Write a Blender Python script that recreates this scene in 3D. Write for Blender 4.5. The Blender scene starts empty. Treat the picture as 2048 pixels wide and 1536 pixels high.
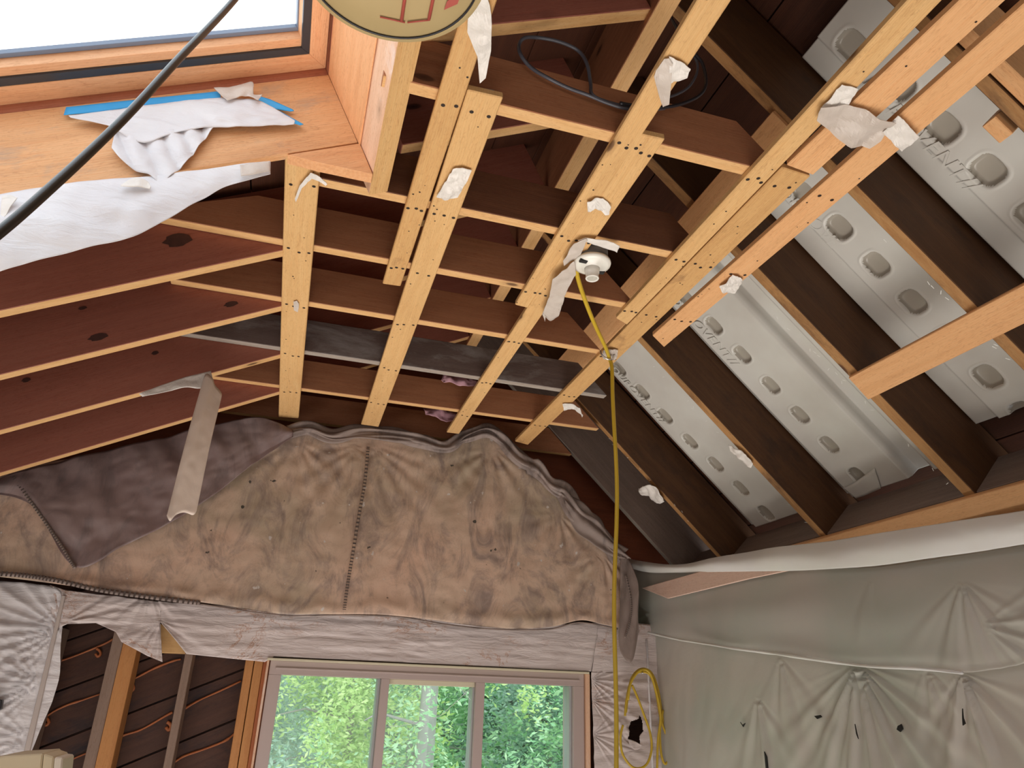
import bpy, bmesh, math, random
from mathutils import Vector, Matrix, noise
random.seed(7)
S = 1.25            # metres per survey unit
EYE = 1.6           # eye height
sc = bpy.context.scene
col = sc.collection
# ------------------------------------------------------------------ camera, sky, lights, exposure
def rot(yaw, pitch, roll):
    cy, sy = math.cos(yaw), math.sin(yaw)
    f0 = Vector((sy, cy, 0)); r0 = Vector((cy, -sy, 0)); u0 = Vector((0, 0, 1))
    f = math.cos(pitch)*f0 + math.sin(pitch)*u0
    u = -math.sin(pitch)*f0 + math.cos(pitch)*u0
    return math.cos(roll)*r0 + math.sin(roll)*u, -math.sin(roll)*r0 + math.cos(roll)*u, f
RT, UP, FW = rot(math.radians(15.97), math.radians(23.22), math.radians(1.97))
FPX = 1459.0
cam_d = bpy.data.cameras.new('camera'); cam = bpy.data.objects.new('camera', cam_d); col.objects.link(cam)
cam_d.sensor_width = 36; cam_d.lens = FPX/2048*36; cam_d.clip_start = .05; cam_d.clip_end = 200
mw = Matrix((RT, UP, -FW)).transposed().to_4x4(); mw.translation = (0, 0, EYE); cam.matrix_world = mw
sc.camera = cam
sc.view_settings.view_transform = 'Standard'; sc.view_settings.look = 'None'
sc.view_settings.gamma = 1; sc.view_settings.use_curve_mapping = False
sc.view_settings.exposure = 0.0
wd = bpy.data.worlds.new('overcast_sky'); sc.world = wd; wd.use_nodes = True
bg = wd.node_tree.nodes['Background']; bg.inputs[0].default_value = (.93, .96, 1, 1); bg.inputs[1].default_value = 2.9

def area(name, loc, direction, sx, sy, power, colr=(1, 1, 1), spread=180):
    l = bpy.data.lights.new(name, 'AREA'); l.shape = 'RECTANGLE'; l.size = sx; l.size_y = sy; l.energy = power; l.color = colr
    l.spread = math.radians(spread)
    o = bpy.data.objects.new(name, l); col.objects.link(o); o.location = loc
    o.rotation_euler = Vector(direction).to_track_quat('-Z', 'Y').to_euler(); return o
area('fill_back', (0.3, -2.95, 1.15), (0, 1, .02), 3.4, 1.5, 24, (1, .95, .92))  # added fill behind the camera, no window is built there
area('fill_left', (-2.25, 0.6, .9), (1, .1, -.1), 1.8, .9, 14, (1, .96, .92))  # added fill from the left, the wall there has no opening
area('fill_up_floor', (0.2, 1.6, .12), (0, 0.0, 1), 3.6, 3.6, 37, (1, .94, .87), 70)  # added upward fill to brighten undersides, no lamp stands on the floor
area('fill_end_wall', (0.2, 2.3, .1), (.02, 1, .85), 2.8, .8, 12, (1, .94, .90), 105)  # added lamp imitating floor bounce, brightens the end wall
# ------------------------------------------------------------------ survey helpers: sight lines met with real planes
def ray(x, y):
    return RT*((x-1024)/FPX) - UP*((y-768)/FPX) + FW
def pz(x, y, h): r = ray(x, y); return r*(h/r.z)
def pv(x, y, d): r = ray(x, y); return r*(d/r.y)
def px_(x, y, d): r = ray(x, y); return r*(d/r.x)
AL = math.radians(26.7); AR = math.radians(44)
UL = Vector((math.cos(AL), 0, math.sin(AL))); WL = Vector((-math.sin(AL), 0, math.cos(AL))); OL = Vector((-.08, 0, 1))
UR = Vector((math.cos(AR), 0, -math.sin(AR))); WR = Vector((math.sin(AR), 0, math.cos(AR))); OR = Vector((1.13, 0, 1))
def pL(x, y, w=0): r = ray(x, y); return r*((w+OL.dot(WL))/r.dot(WL))
def pR(x, y, w=0): r = ray(x, y); return r*((w+OR.dot(WR))/r.dot(WR))
def FL(u, y, w): p = OL+UL*u+WL*w; return Vector((p.x, y, p.z))
def FR(s, y, w): p = OR+UR*s+WR*w; return Vector((p.x, y, p.z))
def inL(p): return (p-OL).dot(UL), p.y, (p-OL).dot(WL)
def inR(p): return (p-OR).dot(UR), p.y, (p-OR).dot(WR)
def m(p): return Vector((p.x*S, p.y*S, p.z*S+EYE))
# ------------------------------------------------------------------ object helpers
def tag(o, label=None, cat=None, group=None, kind=None):
    if label: o['label'] = label
    if cat: o['category'] = cat
    if group: o['group'] = group
    if kind: o['kind'] = kind
    return o
def link(name, me, mat, parent=None):
    o = bpy.data.objects.new(name, me); col.objects.link(o)
    if mat and not me.materials: me.materials.append(mat)
    if parent:
        o.parent = parent; bpy.context.view_layer.update(); o.matrix_parent_inverse = parent.matrix_world.inverted()
    return o
def empty(name, loc):
    o = bpy.data.objects.new(name, None); col.objects.link(o); o.location = loc; o.empty_display_size = .05
    bpy.context.view_layer.update(); return o
def prism(name, pts, ext, mat, parent=None, bev=.002, axis=None, units=True, edge=None, down=None):
    """face polygon (survey units) extruded by ext; local X runs along axis (grain)"""
    if units: P = [m(Vector(p)) for p in pts]; E_ = Vector(ext)*S
    else: P = [Vector(p) for p in pts]; E_ = Vector(ext)
    X = (axis.normalized() if axis else (P[1]-P[0]).normalized())
    Z = -E_.normalized(); Z = Z - X*Z.dot(X); Z = (Z if Z.length > 1e-3 else X.orthogonal()).normalized(); Y = Z.cross(X)
    M = Matrix((X, Y, Z)).transposed().to_4x4(); c = sum(P, Vector())/len(P); M.translation = c; Mi = M.inverted()
    bm = bmesh.new(); a = [bm.verts.new(Mi@p) for p in P]; b = [bm.verts.new(Mi@(p+E_)) for p in P]; n = len(P)
    bm.faces.new(a); bm.faces.new(b[::-1])
    for i in range(n): bm.faces.new((a[(i+1) % n], a[i], b[i], b[(i+1) % n]))
    bmesh.ops.recalc_face_normals(bm, faces=bm.faces)
    if bev: bmesh.ops.bevel(bm, geom=bm.edges[:], offset=bev, segments=1, affect='EDGES', clamp_overlap=True)
    me = bpy.data.meshes.new(name); bm.to_mesh(me); bm.free()
    if edge:      # light painted in: down-facing edge gets a lighter wood than the wide faces
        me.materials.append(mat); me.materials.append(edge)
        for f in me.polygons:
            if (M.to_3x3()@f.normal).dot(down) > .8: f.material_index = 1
    o = link(name, me, mat); o.matrix_world = M
    if parent:
        bpy.context.view_layer.update(); o.parent = parent; o.matrix_parent_inverse = parent.matrix_world.inverted()
    return o
def boxm(name, lo, hi, mat, parent=None, bev=.002, axis=None):
    """axis aligned box in metres"""
    x0, y0, z0 = lo; x1, y1, z1 = hi
    return prism(name, [(x0, y0, z0), (x1, y0, z0), (x1, y0, z1), (x0, y0, z1)], (0, y1-y0, 0), mat, parent, bev, axis, units=False)
def tube(name, pts, r, mat, parent=None, seg=10, radii=None, lobes=0, twist=0, rough=0, smooth=True, seed=0, closed=False):
    """tube along points in metres; optional twisted lobes make rolled cloth"""
    P = [Vector(p) for p in pts]; bm = bmesh.new(); rings = []
    n = len(P); up = Vector((0.03, -1, .05))
    for i, p in enumerate(P):
        t = (P[min(i+1, n-1)]-P[max(i-1, 0)]).normalized()
        a = t.cross(up); a = (a if a.length > 1e-3 else t.cross(Vector((1, 0, 0)))).normalized(); b = t.cross(a)
        rr = radii[i] if radii else r; ring = []
        for k in range(seg):
            th = 2*math.pi*k/seg
            q = rr*(1+(.32*math.sin(lobes*th+twist*i)+.12*math.sin((lobes+2)*th-twist*1.7*i) if lobes else 0))
            if rough: q *= 1+rough*noise.noise(Vector((p.x*9+math.cos(th), p.y*9+math.sin(th), p.z*9+seed)))
            ring.append(bm.verts.new(p+a*q*math.cos(th)+b*q*math.sin(th)))
        rings.append(ring)
    for i in range(n-1):
        for k in range(seg): bm.faces.new((rings[i][k], rings[i][(k+1) % seg], rings[i+1][(k+1) % seg], rings[i+1][k]))
    bm.faces.new(rings[0][::-1]); bm.faces.new(rings[-1])
    bmesh.ops.recalc_face_normals(bm, faces=bm.faces)
    me = bpy.data.meshes.new(name); bm.to_mesh(me); bm.free()
    if smooth:
        for f in me.polygons: f.use_smooth = True
    return link(name, me, mat, parent)
def spline(P, k=8):
    P = [Vector(p) for p in P]; out = []
    for i in range(len(P)-1):
        a = P[max(i-1, 0)]; b = P[i]; c = P[i+1]; d = P[min(i+2, len(P)-1)]
        for j in range(k):
            t = j/k
            out.append(.5*((2*b)+(c-a)*t+(2*a-5*b+4*c-d)*t*t+(3*b-a-3*c+d)*t*t*t))
    out.append(P[-1]); return out
def sheet(name, pairs, plane, disp, mat, parent=None, nu=10, nv=12, nrm=(0, -1, 0), hole=None, thick=.0012, spl=True, smooth=True):
    """cloth or film lofted between an upper and a lower outline, lying on a real plane; disp(u,v,p)->metres off it"""
    T = [Vector((a[0], a[1])) for a, b in pairs]; B = [Vector((b[0], b[1])) for a, b in pairs]
    if spl: T = spline([v.to_3d() for v in T], nu); B = spline([v.to_3d() for v in B], nu)
    else:
        def lin(L):
            o = []
            for i in range(len(L)-1): o += [L[i].lerp(L[i+1], j/nu).to_3d() for j in range(nu)]
            return o+[L[-1].to_3d()]
        T, B = lin(T), lin(B)
    N = Vector(nrm).normalized(); n = len(T); bm = bmesh.new(); G = []
    for i in range(n):
        row = []
        for j in range(nv+1):
            q = T[i].lerp(B[i], j/nv); p = m(plane(q.x, q.y)); v = bm.verts.new(p+N*disp(i/(n-1), j/nv, p)); row.append((v, q))
        G.append(row)
    for i in range(n-1):
        for j in range(nv):
            if hole:
                c = (G[i][j][1]+G[i+1][j+1][1])/2
                if hole(c.x, c.y): continue
            bm.faces.new((G[i][j][0], G[i+1][j][0], G[i+1][j+1][0], G[i][j+1][0]))
    for v in [v for v in bm.verts if not v.link_faces]: bm.verts.remove(v)
    bmesh.ops.recalc_face_normals(bm, faces=bm.faces)
    me = bpy.data.meshes.new(name); bm.to_mesh(me); bm.free()
    if smooth:
        for f in me.polygons: f.use_smooth = True
    o = link(name, me, mat, parent)
    if thick:
        md = o.modifiers.new('thickness', 'SOLIDIFY'); md.thickness = thick; md.offset = 0
    return o
def nz(p, f, s=0): return noise.noise(Vector((p.x*f+s, p.y*f, p.z*f-s)))
def crumple(a=.004, f=30, s=0):
    return lambda u, v, p: a*(abs(nz(p, f, s))*2.2+.6*abs(nz(p, f*2.3, s+3)))+.002
# ------------------------------------------------------------------ materials
def base(name):
    mt = bpy.data.materials.new(name); mt.use_nodes = True; nt = mt.node_tree
    return mt, nt, nt.nodes['Principled BSDF']
def N_(nt, t, **k):
    n = nt.nodes.new(t)
    for a, b in k.items(): setattr(n, a, b)
    return n
def ramp(nt, fac, stops):
    r = N_(nt, 'ShaderNodeValToRGB'); e = r.color_ramp.elements
    while len(e) < len(stops): e.new(.5)
    for i, (p, c) in enumerate(stops):
        e[i].position = p; e[i].color = (*c, 1) if len(c) == 3 else c
    nt.links.new(fac, r.inputs[0]); return r
def coords(nt, sc_=(1, 1, 1), kind='Object', rnd=True, rotz=0):
    tc = N_(nt, 'ShaderNodeTexCoord'); mp = N_(nt, 'ShaderNodeMapping'); mp.inputs['Scale'].default_value = sc_
    mp.inputs['Rotation'].default_value = (0, 0, rotz)
    if rnd:
        oi = N_(nt, 'ShaderNodeObjectInfo'); ml = N_(nt, 'ShaderNodeMath', operation='MULTIPLY'); ml.inputs[1].default_value = 37
        nt.links.new(oi.outputs['Random'], ml.inputs[0])
        ad = N_(nt, 'ShaderNodeVectorMath', operation='ADD'); nt.links.new(tc.outputs[kind], ad.inputs[0]); nt.links.new(ml.outputs[0], ad.inputs[1])
        nt.links.new(ad.outputs[0], mp.inputs[0])
    else: nt.links.new(tc.outputs[kind], mp.inputs[0])
    return mp.outputs[0]
def noise_t(nt, vec, scale, detail=4, dist=0, rough=.55):
    n = N_(nt, 'ShaderNodeTexNoise'); n.inputs['Scale'].default_value = scale; n.inputs['Detail'].default_value = detail
    n.inputs['Distortion'].default_value = dist; n.inputs['Roughness'].default_value = rough
    nt.links.new(vec, n.inputs['Vector']); return n.outputs['Fac']
def mixc(nt, fac, a, b, mode='MIX'):
    x = N_(nt, 'ShaderNodeMix', data_type='RGBA', blend_type=mode)
    for s, v in ((0, fac), (6, a), (7, b)):
        if hasattr(v, 'links') or hasattr(v, 'is_linked'): nt.links.new(v, x.inputs[s])
        elif isinstance(v, (int, float)): x.inputs[s].default_value = v
        else: x.inputs[s].default_value = (*v, 1)
    return x.outputs[2]
def bump(nt, bs, h, st=.3, d=.002):
    b = N_(nt, 'ShaderNodeBump'); b.inputs['Strength'].default_value = st; b.inputs['Distance'].default_value = d
    nt.links.new(h, b.inputs['Height']); nt.links.new(b.outputs[0], bs.inputs['Normal'])
def wood(name, light, mid, dark, knots=True, stain=None, rough=.62, knot_c=(.07, .025, .012), vary=.35, stain_lim=(.5, .68)):
    mt, nt, bs = base(name)
    v = coords(nt, (1, 14, 14)); g = noise_t(nt, v, 2.2, 6, 1.2)
    rings = N_(nt, 'ShaderNodeTexWave', wave_type='BANDS', bands_direction='Y'); rings.inputs['Scale'].default_value = 9
    rings.inputs['Distortion'].default_value = 9; rings.inputs['Detail'].default_value = 2; rings.inputs['Detail Scale'].default_value = .6
    nt.links.new(coords(nt, (.55, 3.2, 3.2)), rings.inputs['Vector'])
    c1 = ramp(nt, g, [(.25, dark), (.5, mid), (.75, light)]).outputs[0]
    c2 = ramp(nt, rings.outputs['Fac'], [(0, mid), (.6, light), (1, mid)]).outputs[0]
    c = mixc(nt, .5, c1, c2)
    fine = noise_t(nt, coords(nt, (3, 120, 120)), 3, 3)
    c = mixc(nt, .42, c, ramp(nt, fine, [(.32, tuple(.55+.45*q/max(mid) for q in mid)), (.55, (1, 1, 1))]).outputs[0], 'MULTIPLY')
    c = mixc(nt, .5, c, ramp(nt, noise_t(nt, coords(nt, (2, 9, 9)), 14, 8, 2, .75), [(.36, (.62, .5, .42)), (.5, (1, 1, 1))]).outputs[0], 'MULTIPLY')
    big = noise_t(nt, coords(nt, (1, 2, 2)), 1.6, 2)
    c = mixc(nt, ramp(nt, big, [(.35, (0, 0, 0)), (.75, (vary,)*3)]).outputs[0], c, mid)
    if knots:
        vo = N_(nt, 'ShaderNodeTexVoronoi', feature='F1'); vo.inputs['Scale'].default_value = 2.1
        wv = coords(nt, (1.3, 3.2, 3.2)); nt.links.new(wv, vo.inputs['Vector'])
        k = ramp(nt, vo.outputs['Distance'], [(.0, (1, 1, 1)), (.055, (.8,)*3), (.075, (.25,)*3), (.14, (0, 0, 0))]).outputs[0]
        c = mixc(nt, k, c, knot_c)
    if stain:
        s = noise_t(nt, coords(nt, (1.5, 4, 4)), 2.0, 7, .4, .7)
        c = mixc(nt, ramp(nt, s, [(stain_lim[0], (0, 0, 0)), (stain_lim[1], (.85,)*3)]).outputs[0], c, stain)
    nt.links.new(c, bs.inputs['Base Color']); bs.inputs['Roughness'].default_value = rough
    bs.inputs['Specular IOR Level'].default_value = .35
    bump(nt, bs, fine, .35, .001); return mt
STRAP = wood('strap_pine', (.75, .49, .23), (.67, .41, .175), (.50, .27, .10))
STRAPO = wood('strap_pine_orange', (.80, .48, .24), (.74, .41, .19), (.58, .29, .12))
STRAPD = wood('strap_pine_spotted', (.68, .42, .18), (.60, .35, .14), (.40, .20, .07), stain=(.16, .07, .03), stain_lim=(.55, .72))
JOIST = wood('joist_spruce', (.44, .20, .10), (.36, .155, .075), (.23, .09, .045))  # face wood darkened to carry the shade between joists
EDGEJ = wood('joist_edge_lit', (.76, .49, .24), (.68, .41, .18), (.54, .28, .09))  # lit copy of the joist and left rafter wood, for lower edges
EDGEG = wood('joist_edge_grey_lit', (.42, .38, .34), (.34, .29, .25), (.25, .20, .17), knots=False)  # lit copy of the grey wood, lower edges only
EDGER = wood('rafter_edge_lit', (.50, .29, .12), (.40, .21, .08), (.24, .12, .045), stain=(.12, .06, .03))  # lit copy of the steep rafter wood, stains included
JOISTD = wood('joist_stained', (.22, .10, .05), (.15, .06, .03), (.08, .03, .018), stain=(.55, .40, .30), stain_lim=(.62, .75))
RAFL = wood('rafter_fir', (.40, .15, .10), (.33, .12, .082), (.24, .08, .058), knot_c=(.03, .012, .01))  # left rafter faces darkened, shade put into the wood colour
RAFR = wood('rafter_shaded', (.15, .07, .028), (.09, .04, .016), (.045, .018, .008), stain=(.05, .025, .015))  # steep rafter faces, attic shade worked into the colour
RAFG = wood('rafter_grey', (.30, .23, .19), (.22, .16, .13), (.13, .095, .08), knots=False)
GREYJ = wood('joist_grey', (.22, .17, .15), (.14, .10, .09), (.08, .055, .05), knots=False, stain=(.30, .28, .27))
SHEATH = wood('sheathing_dark', (.12, .055, .035), (.075, .035, .024), (.035, .016, .014), knots=False, stain=(.02, .015, .02))
GABLE = wood('gable_redbrown', (.30, .09, .035), (.22, .06, .025), (.14, .035, .015), knots=False)
DECK = wood('deck_boards', (.10, .035, .015), (.06, .02, .01), (.03, .01, .005))
PLY = wood('plywood_orange', (.80, .50, .28), (.74, .40, .19), (.50, .22, .09), knots=False, stain=(.40, .30, .23), stain_lim=(.54, .72))
PLY2 = wood('plywood_side', (.80, .46, .25), (.74, .38, .18), (.55, .24, .10), knots=False)
CURB = wood('skylight_redwood', (.48, .20, .12), (.38, .14, .08), (.24, .08, .05), knots=False)
SASH = wood('skylight_pine', (.78, .46, .27), (.70, .38, .20), (.55, .26, .12), knots=False)
PALE = wood('header_pale', (.82, .56, .40), (.76, .48, .32), (.62, .34, .20), stain=(.85, .78, .76), stain_lim=(.55, .75))
STUDG = wood('stud_grey', (.34, .24, .18), (.26, .18, .14), (.17, .11, .08), knots=False)
STUDO = wood('stud_orange', (.60, .30, .11), (.50, .23, .08), (.34, .13, .04))
FLOORM = wood('floor_ply', (.55, .42, .28), (.48, .36, .24), (.36, .26, .16), knots=False)
def plain(name, c, rough=.6, metal=0, spec=.5, nse=None, bmp=0, trans=0):
    mt, nt, bs = base(name); bs.inputs['Base Color'].default_value = (*c, 1); bs.inputs['Roughness'].default_value = rough
    bs.inputs['Metallic'].default_value = metal; bs.inputs['Specular IOR Level'].default_value = spec
    if nse:
        f = noise_t(nt, coords(nt, (1, 1, 1)), nse[0], 5)
        nt.links.new(mixc(nt, f, c, nse[1]), bs.inputs['Base Color'])
        if bmp: bump(nt, bs, f, bmp, .003)
    return mt
def film(name, c, c2, alpha=1.0, rough=.35, fine=(6, 60), st=.5, rust=0, spec=.5, ax=(1, 1, 6), sheen2=None):
    """polyethylene sheet: crinkle relief, faint tint patches, slight see-through, optional rusty runs"""
    mt, nt, bs = base(name)
    v = coords(nt, (1, 1, 1), 'Object', False); f1 = noise_t(nt, v, fine[0], 3, .4)
    cc = mixc(nt, ramp(nt, f1, [(.35, (0, 0, 0)), (.7, (1, 1, 1))]).outputs[0], c, c2)
    if rust:
        r1 = noise_t(nt, coords(nt, (1.1, 1, 2.0), 'Object', False), 3.1, 9, .8, .75)
        line = ramp(nt, r1, [(.485, (0, 0, 0)), (.5, (1, 1, 1)), (.515, (0, 0, 0))]).outputs[0]
        mask = ramp(nt, noise_t(nt, v, 3.3, 1), [(.5, (0, 0, 0)), (.62, (rust,)*3)]).outputs[0]
        ml = mixc(nt, 1.0, line, mask, 'MULTIPLY'); cc = mixc(nt, ml, cc, (.42, .17, .06))
    nt.links.new(cc, bs.inputs['Base Color'])
    bs.inputs['Roughness'].default_value = rough; bs.inputs['Specular IOR Level'].default_value = spec
    w = coords(nt, ax, 'Object', False); f2 = noise_t(nt, w, fine[1]/8, 6, .9, .6)
    bump(nt, bs, f2, st, .012)
    bs.inputs['Alpha'].default_value = alpha
    return mt
POLYR = film('poly_wall_right', (.66, .62, .56), (.54, .57, .50), .9, .38, (2.2, 22), .22, ax=(1, 1, 1))
POLYM = film('poly_wall_thin', (.70, .67, .62), (.58, .62, .55), .58, .3, (2.2, 22), .22, ax=(1, 1, 1))
POLYB = film('poly_band', (.86, .85, .85), (.80, .80, .74), .88, .3, (2, 20), .2, ax=(1, 1, 1))
POLYE = film('poly_end_wall', (.70, .61, .59), (.62, .53, .51), 1, .33, (5, 70), .55, rust=1, ax=(1, 1, 5))
POLYS = film('poly_silver', (.84, .81, .83), (.74, .70, .71), 1, .28, (5, 60), .6, ax=(1, 1, 4))
POLYW = film('poly_skylight', (.80, .80, .84), (.72, .70, .74), .93, .32, (5, 80), .5, ax=(1, 1, 3))
TAPEW = film('tape_white', (.80, .76, .72), (.72, .68, .64), 1, .4, (20, 120), .5, ax=(1, 1, 1))
TAPET = film('tape_translucent', (.74, .66, .60), (.64, .56, .50), .78, .35, (20, 120), .4, ax=(1, 1, 1))
TAPEB = film('tape_beige', (.74, .62, .54), (.66, .55, .47), 1, .55, (6, 40), .3, ax=(1, 1, 1))
BLUE = plain('blue_tape', (.03, .35, .80), .5, nse=(20, (.05, .42, .85)))
def tarp_mat(name, a, b, c, dark, blotch=True, gloss=.6):
    mt, nt, bs = base(name); v = coords(nt, (1, 1, 1), 'Object', False)
    n1 = noise_t(nt, v, 1.7, 5, .5); n2 = noise_t(nt, coords(nt, (2.2, 1, 1), 'Object', False), 3.2, 8, 1.2, .7)
    cc = ramp(nt, n1, [(.3, a), (.5, b), (.7, c)]).outputs[0]
    cc = mixc(nt, ramp(nt, n2, [(.47, (0, 0, 0)), (.66, (.85,)*3)]).outputs[0], cc, dark)
    if blotch:
        vein = noise_t(nt, v, 6, 10, 1.5, .75)
        cc = mixc(nt, ramp(nt, vein, [(.47, (0, 0, 0)), (.5, (.14,)*3), (.53, (0, 0, 0))]).outputs[0], cc, (.16, .06, .03))
        sp = noise_t(nt, v, 26, 2, 0, .4)
        m1 = ramp(nt, sp, [(.735, (0, 0, 0)), (.75, (1, 1, 1))]).outputs[0]
        cc = mixc(nt, m1, cc, (.62, .56, .52))
        sp2 = noise_t(nt, coords(nt, (1, 1, 1.3), 'Object', False, 1), 17, 3, 0, .5)
        cc = mixc(nt, ramp(nt, sp2, [(.25, (.9,)*3), (.268, (0, 0, 0))]).outputs[0], cc, (.03, .03, .025))
    nt.links.new(cc, bs.inputs['Base Color']); bs.inputs['Roughness'].default_value = gloss
    weave = noise_t(nt, v, 90, 3); cr = noise_t(nt, v, 7, 4, .8, .5)
    h = mixc(nt, .6, weave, cr); bump(nt, bs, h, .3, .003); return mt
TARP = tarp_mat('canvas_dirty', (.72, .48, .36), (.62, .45, .34), (.44, .36, .26), (.25, .19, .17))
TARPD = tarp_mat('canvas_back', (.28, .20, .19), (.24, .165, .16), (.34, .26, .25), (.16, .12, .12), False, .36)
TARPR = tarp_mat('canvas_roll', (.34, .265, .23), (.28, .215, .19), (.40, .32, .29), (.13, .10, .09), False, .6)
STITCH = plain('stitching', (.10, .075, .065), .8)
VINYL = plain('window_vinyl_taupe', (.50, .40, .37), .45, nse=(3, (.44, .35, .33)))
VINYLD = plain('window_track_grey', (.40, .42, .42), .4)
CREAM = plain('window_track_cream', (.66, .60, .44), .5)
GASKET = plain('black_gasket', (.035, .04, .05), .35)
EDGEM = plain('glass_edge_spacer', (.16, .20, .28), .3)
FOAM = None
def foam_mat():
    mt, nt, bs = base('baffle_foam'); v = coords(nt, (1, 1, 1))
    f = noise_t(nt, v, 5, 3); nt.links.new(ramp(nt, f, [(.3, (.62, .60, .56)), (.7, (.70, .70, .66))]).outputs[0], bs.inputs['Base Color'])
    bs.inputs['Roughness'].default_value = .33; bs.inputs['Specular IOR Level'].default_value = .5
    bump(nt, bs, noise_t(nt, v, 220, 2), .1, .0006); return mt
FOAM = foam_mat()
FOAMD = plain('baffle_foam_shade', (.40, .37, .32), .22)  # darker foam for the dimples, recess shade painted into the colour
PORC = plain('porcelain', (.80, .78, .72), .18, spec=.6)
BOXM = plain('grey_box_plastic', (.15, .15, .15), .5)
DARK = plain('dark_hole', (.012, .01, .01), .7)
SCREW = plain('screw_steel_dark', (.05, .035, .03), .45, metal=.6)
STEEL = plain('staple_steel', (.75, .75, .75), .3, metal=1)
YEL = plain('yellow_cord', (.62, .43, .03), .4, nse=(9, (.50, .33, .02)))
BLK = plain('black_cable', (.015, .014, .018), .35)
GRY = plain('grey_cable', (.06, .06, .075), .4)
ORG = plain('orange_adhesive', (.52, .17, .05), .5, nse=(15, (.34, .09, .03)), bmp=.5)
PINK = plain('pink_insulation', (.50, .28, .32), .9, nse=(18, (.34, .18, .22)), bmp=1)
KRAFT = None
def kraft():
    mt, nt, bs = base('kraft_paper'); v = coords(nt, (1, 1, 1)); f = noise_t(nt, v, 4, 6)
    nt.links.new(ramp(nt, f, [(.3, (.40, .29, .13)), (.7, (.50, .38, .19))]).outputs[0], bs.inputs['Base Color'])
    bs.inputs['Roughness'].default_value = .7; bump(nt, bs, noise_t(nt, v, 12, 5), .3, .004); return mt
KRAFT = kraft(); REDP = plain('red_print', (.42, .08, .06), .6)
def glass_mat():
    mt = bpy.data.materials.new('window_glass'); mt.use_nodes = True; nt = mt.node_tree
    nt.nodes.remove(nt.nodes['Principled BSDF']); out = nt.nodes['Material Output']
    t = N_(nt, 'ShaderNodeBsdfTransparent'); g = N_(nt, 'ShaderNodeBsdfGlossy'); g.inputs['Roughness'].default_value = .02
    mx = N_(nt, 'ShaderNodeMixShader'); mx.inputs[0].default_value = .05; t.inputs[0].default_value = (.94, .97, .98, 1)
    nt.links.new(t.outputs[0], mx.inputs[1]); nt.links.new(g.outputs[0], mx.inputs[2]); nt.links.new(mx.outputs[0], out.inputs[0]); return mt
GLASS = glass_mat()
CRACK = plain('crack_line', (.85, .92, .95), .3)
def leaf_mat(name, a, b):
    mt, nt, bs = base(name); g = N_(nt, 'ShaderNodeNewGeometry')
    r = ramp(nt, g.outputs['Random Per Island'], [(0, a), (1, b)]); nt.links.new(r.outputs[0], bs.inputs['Base Color'])
    bs.inputs['Roughness'].default_value = .5
    tr = N_(nt, 'ShaderNodeBsdfTranslucent'); nt.links.new(r.outputs[0], tr.inputs[0]); mx = N_(nt, 'ShaderNodeMixShader'); mx.inputs[0].default_value = .4
    nt.links.new(bs.outputs[0], mx.inputs[1]); nt.links.new(tr.outputs[0], mx.inputs[2]); nt.links.new(mx.outputs[0], nt.nodes['Material Output'].inputs[0]); return mt
LEAFY = leaf_mat('leaves_yellow_green', (.42, .66, .18), (.74, .88, .42)); LEAFG = leaf_mat('leaves_green', (.28, .58, .30), (.60, .84, .52))
LEAFB = leaf_mat('leaves_blue_green', (.30, .52, .42), (.62, .78, .68))
BARK = plain('pale_bark', (.36, .36, .32), .8, nse=(12, (.20, .22, .18)), bmp=.6)
GROUND = plain('forest_ground', (.12, .20, .06), .9, nse=(3, (.2, .26, .1)))

# ================================================================== ROOM SHELL
YW = 2.95          # end wall stud face (units)
XR = 1.66          # right wall
fl = boxm('floor', (-2.4, -3.2, -.1), (2.3, 3.9, 0), FLOORM, bev=0, axis=Vector((0, 1, 0))); tag(fl, kind='structure')
ridge_x, ridge_z = .59, 1.535
def gable(x0, x1, zb):   # joined below at zb       # outline of the room section between x0 and x1 up to the roof deck
    def top(x):
        zl = 1+(x+.08)*math.tan(AL)+.20/math.cos(AL); zr = 1-(x-1.13)*math.tan(AR)+.20/math.cos(AR); return min(zl, zr)
    xs = sorted({x0, x1} | ({.752} if x0 < .752 < x1 else set()))
    return [(x0, zb), (x1, zb)]+[(x, top(x)) for x in reversed(xs)]
# end wall: outer skin with a real window opening
wb = empty('wall_back', m(Vector((0, YW+.13, -1.28)))); tag(wb, kind='structure')
wx0, wx1, wz0, wz1 = -.055, 1.205, -.86, .108
def skin(pts): return [(x, YW+.135, z) for x, z in pts]
for pts in ([(wx0, wz1), (wx1, wz1), (wx1, .42), (wx0, .42)], [(wx0, -1.28), (wx1, -1.28), (wx1, wz0), (wx0, wz0)],
            [(wx1, -1.28), (1.85, -1.28), (1.85, .42), (wx1, .42)], [(-1.95, -1.28), (wx0, -1.28), (wx0, .42), (-1.6, .42), (-1.95, .26)]):
    prism('wall_panel', skin(pts), (0, .03, 0), SHEATH, wb, 0, axis=Vector((1, 0, 0)))
prism('gable_panel', skin(gable(-1.6, 1.85, .42)), (0, .03, 0), GABLE, wb, 0, axis=Vector((1, 0, 0)))
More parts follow.
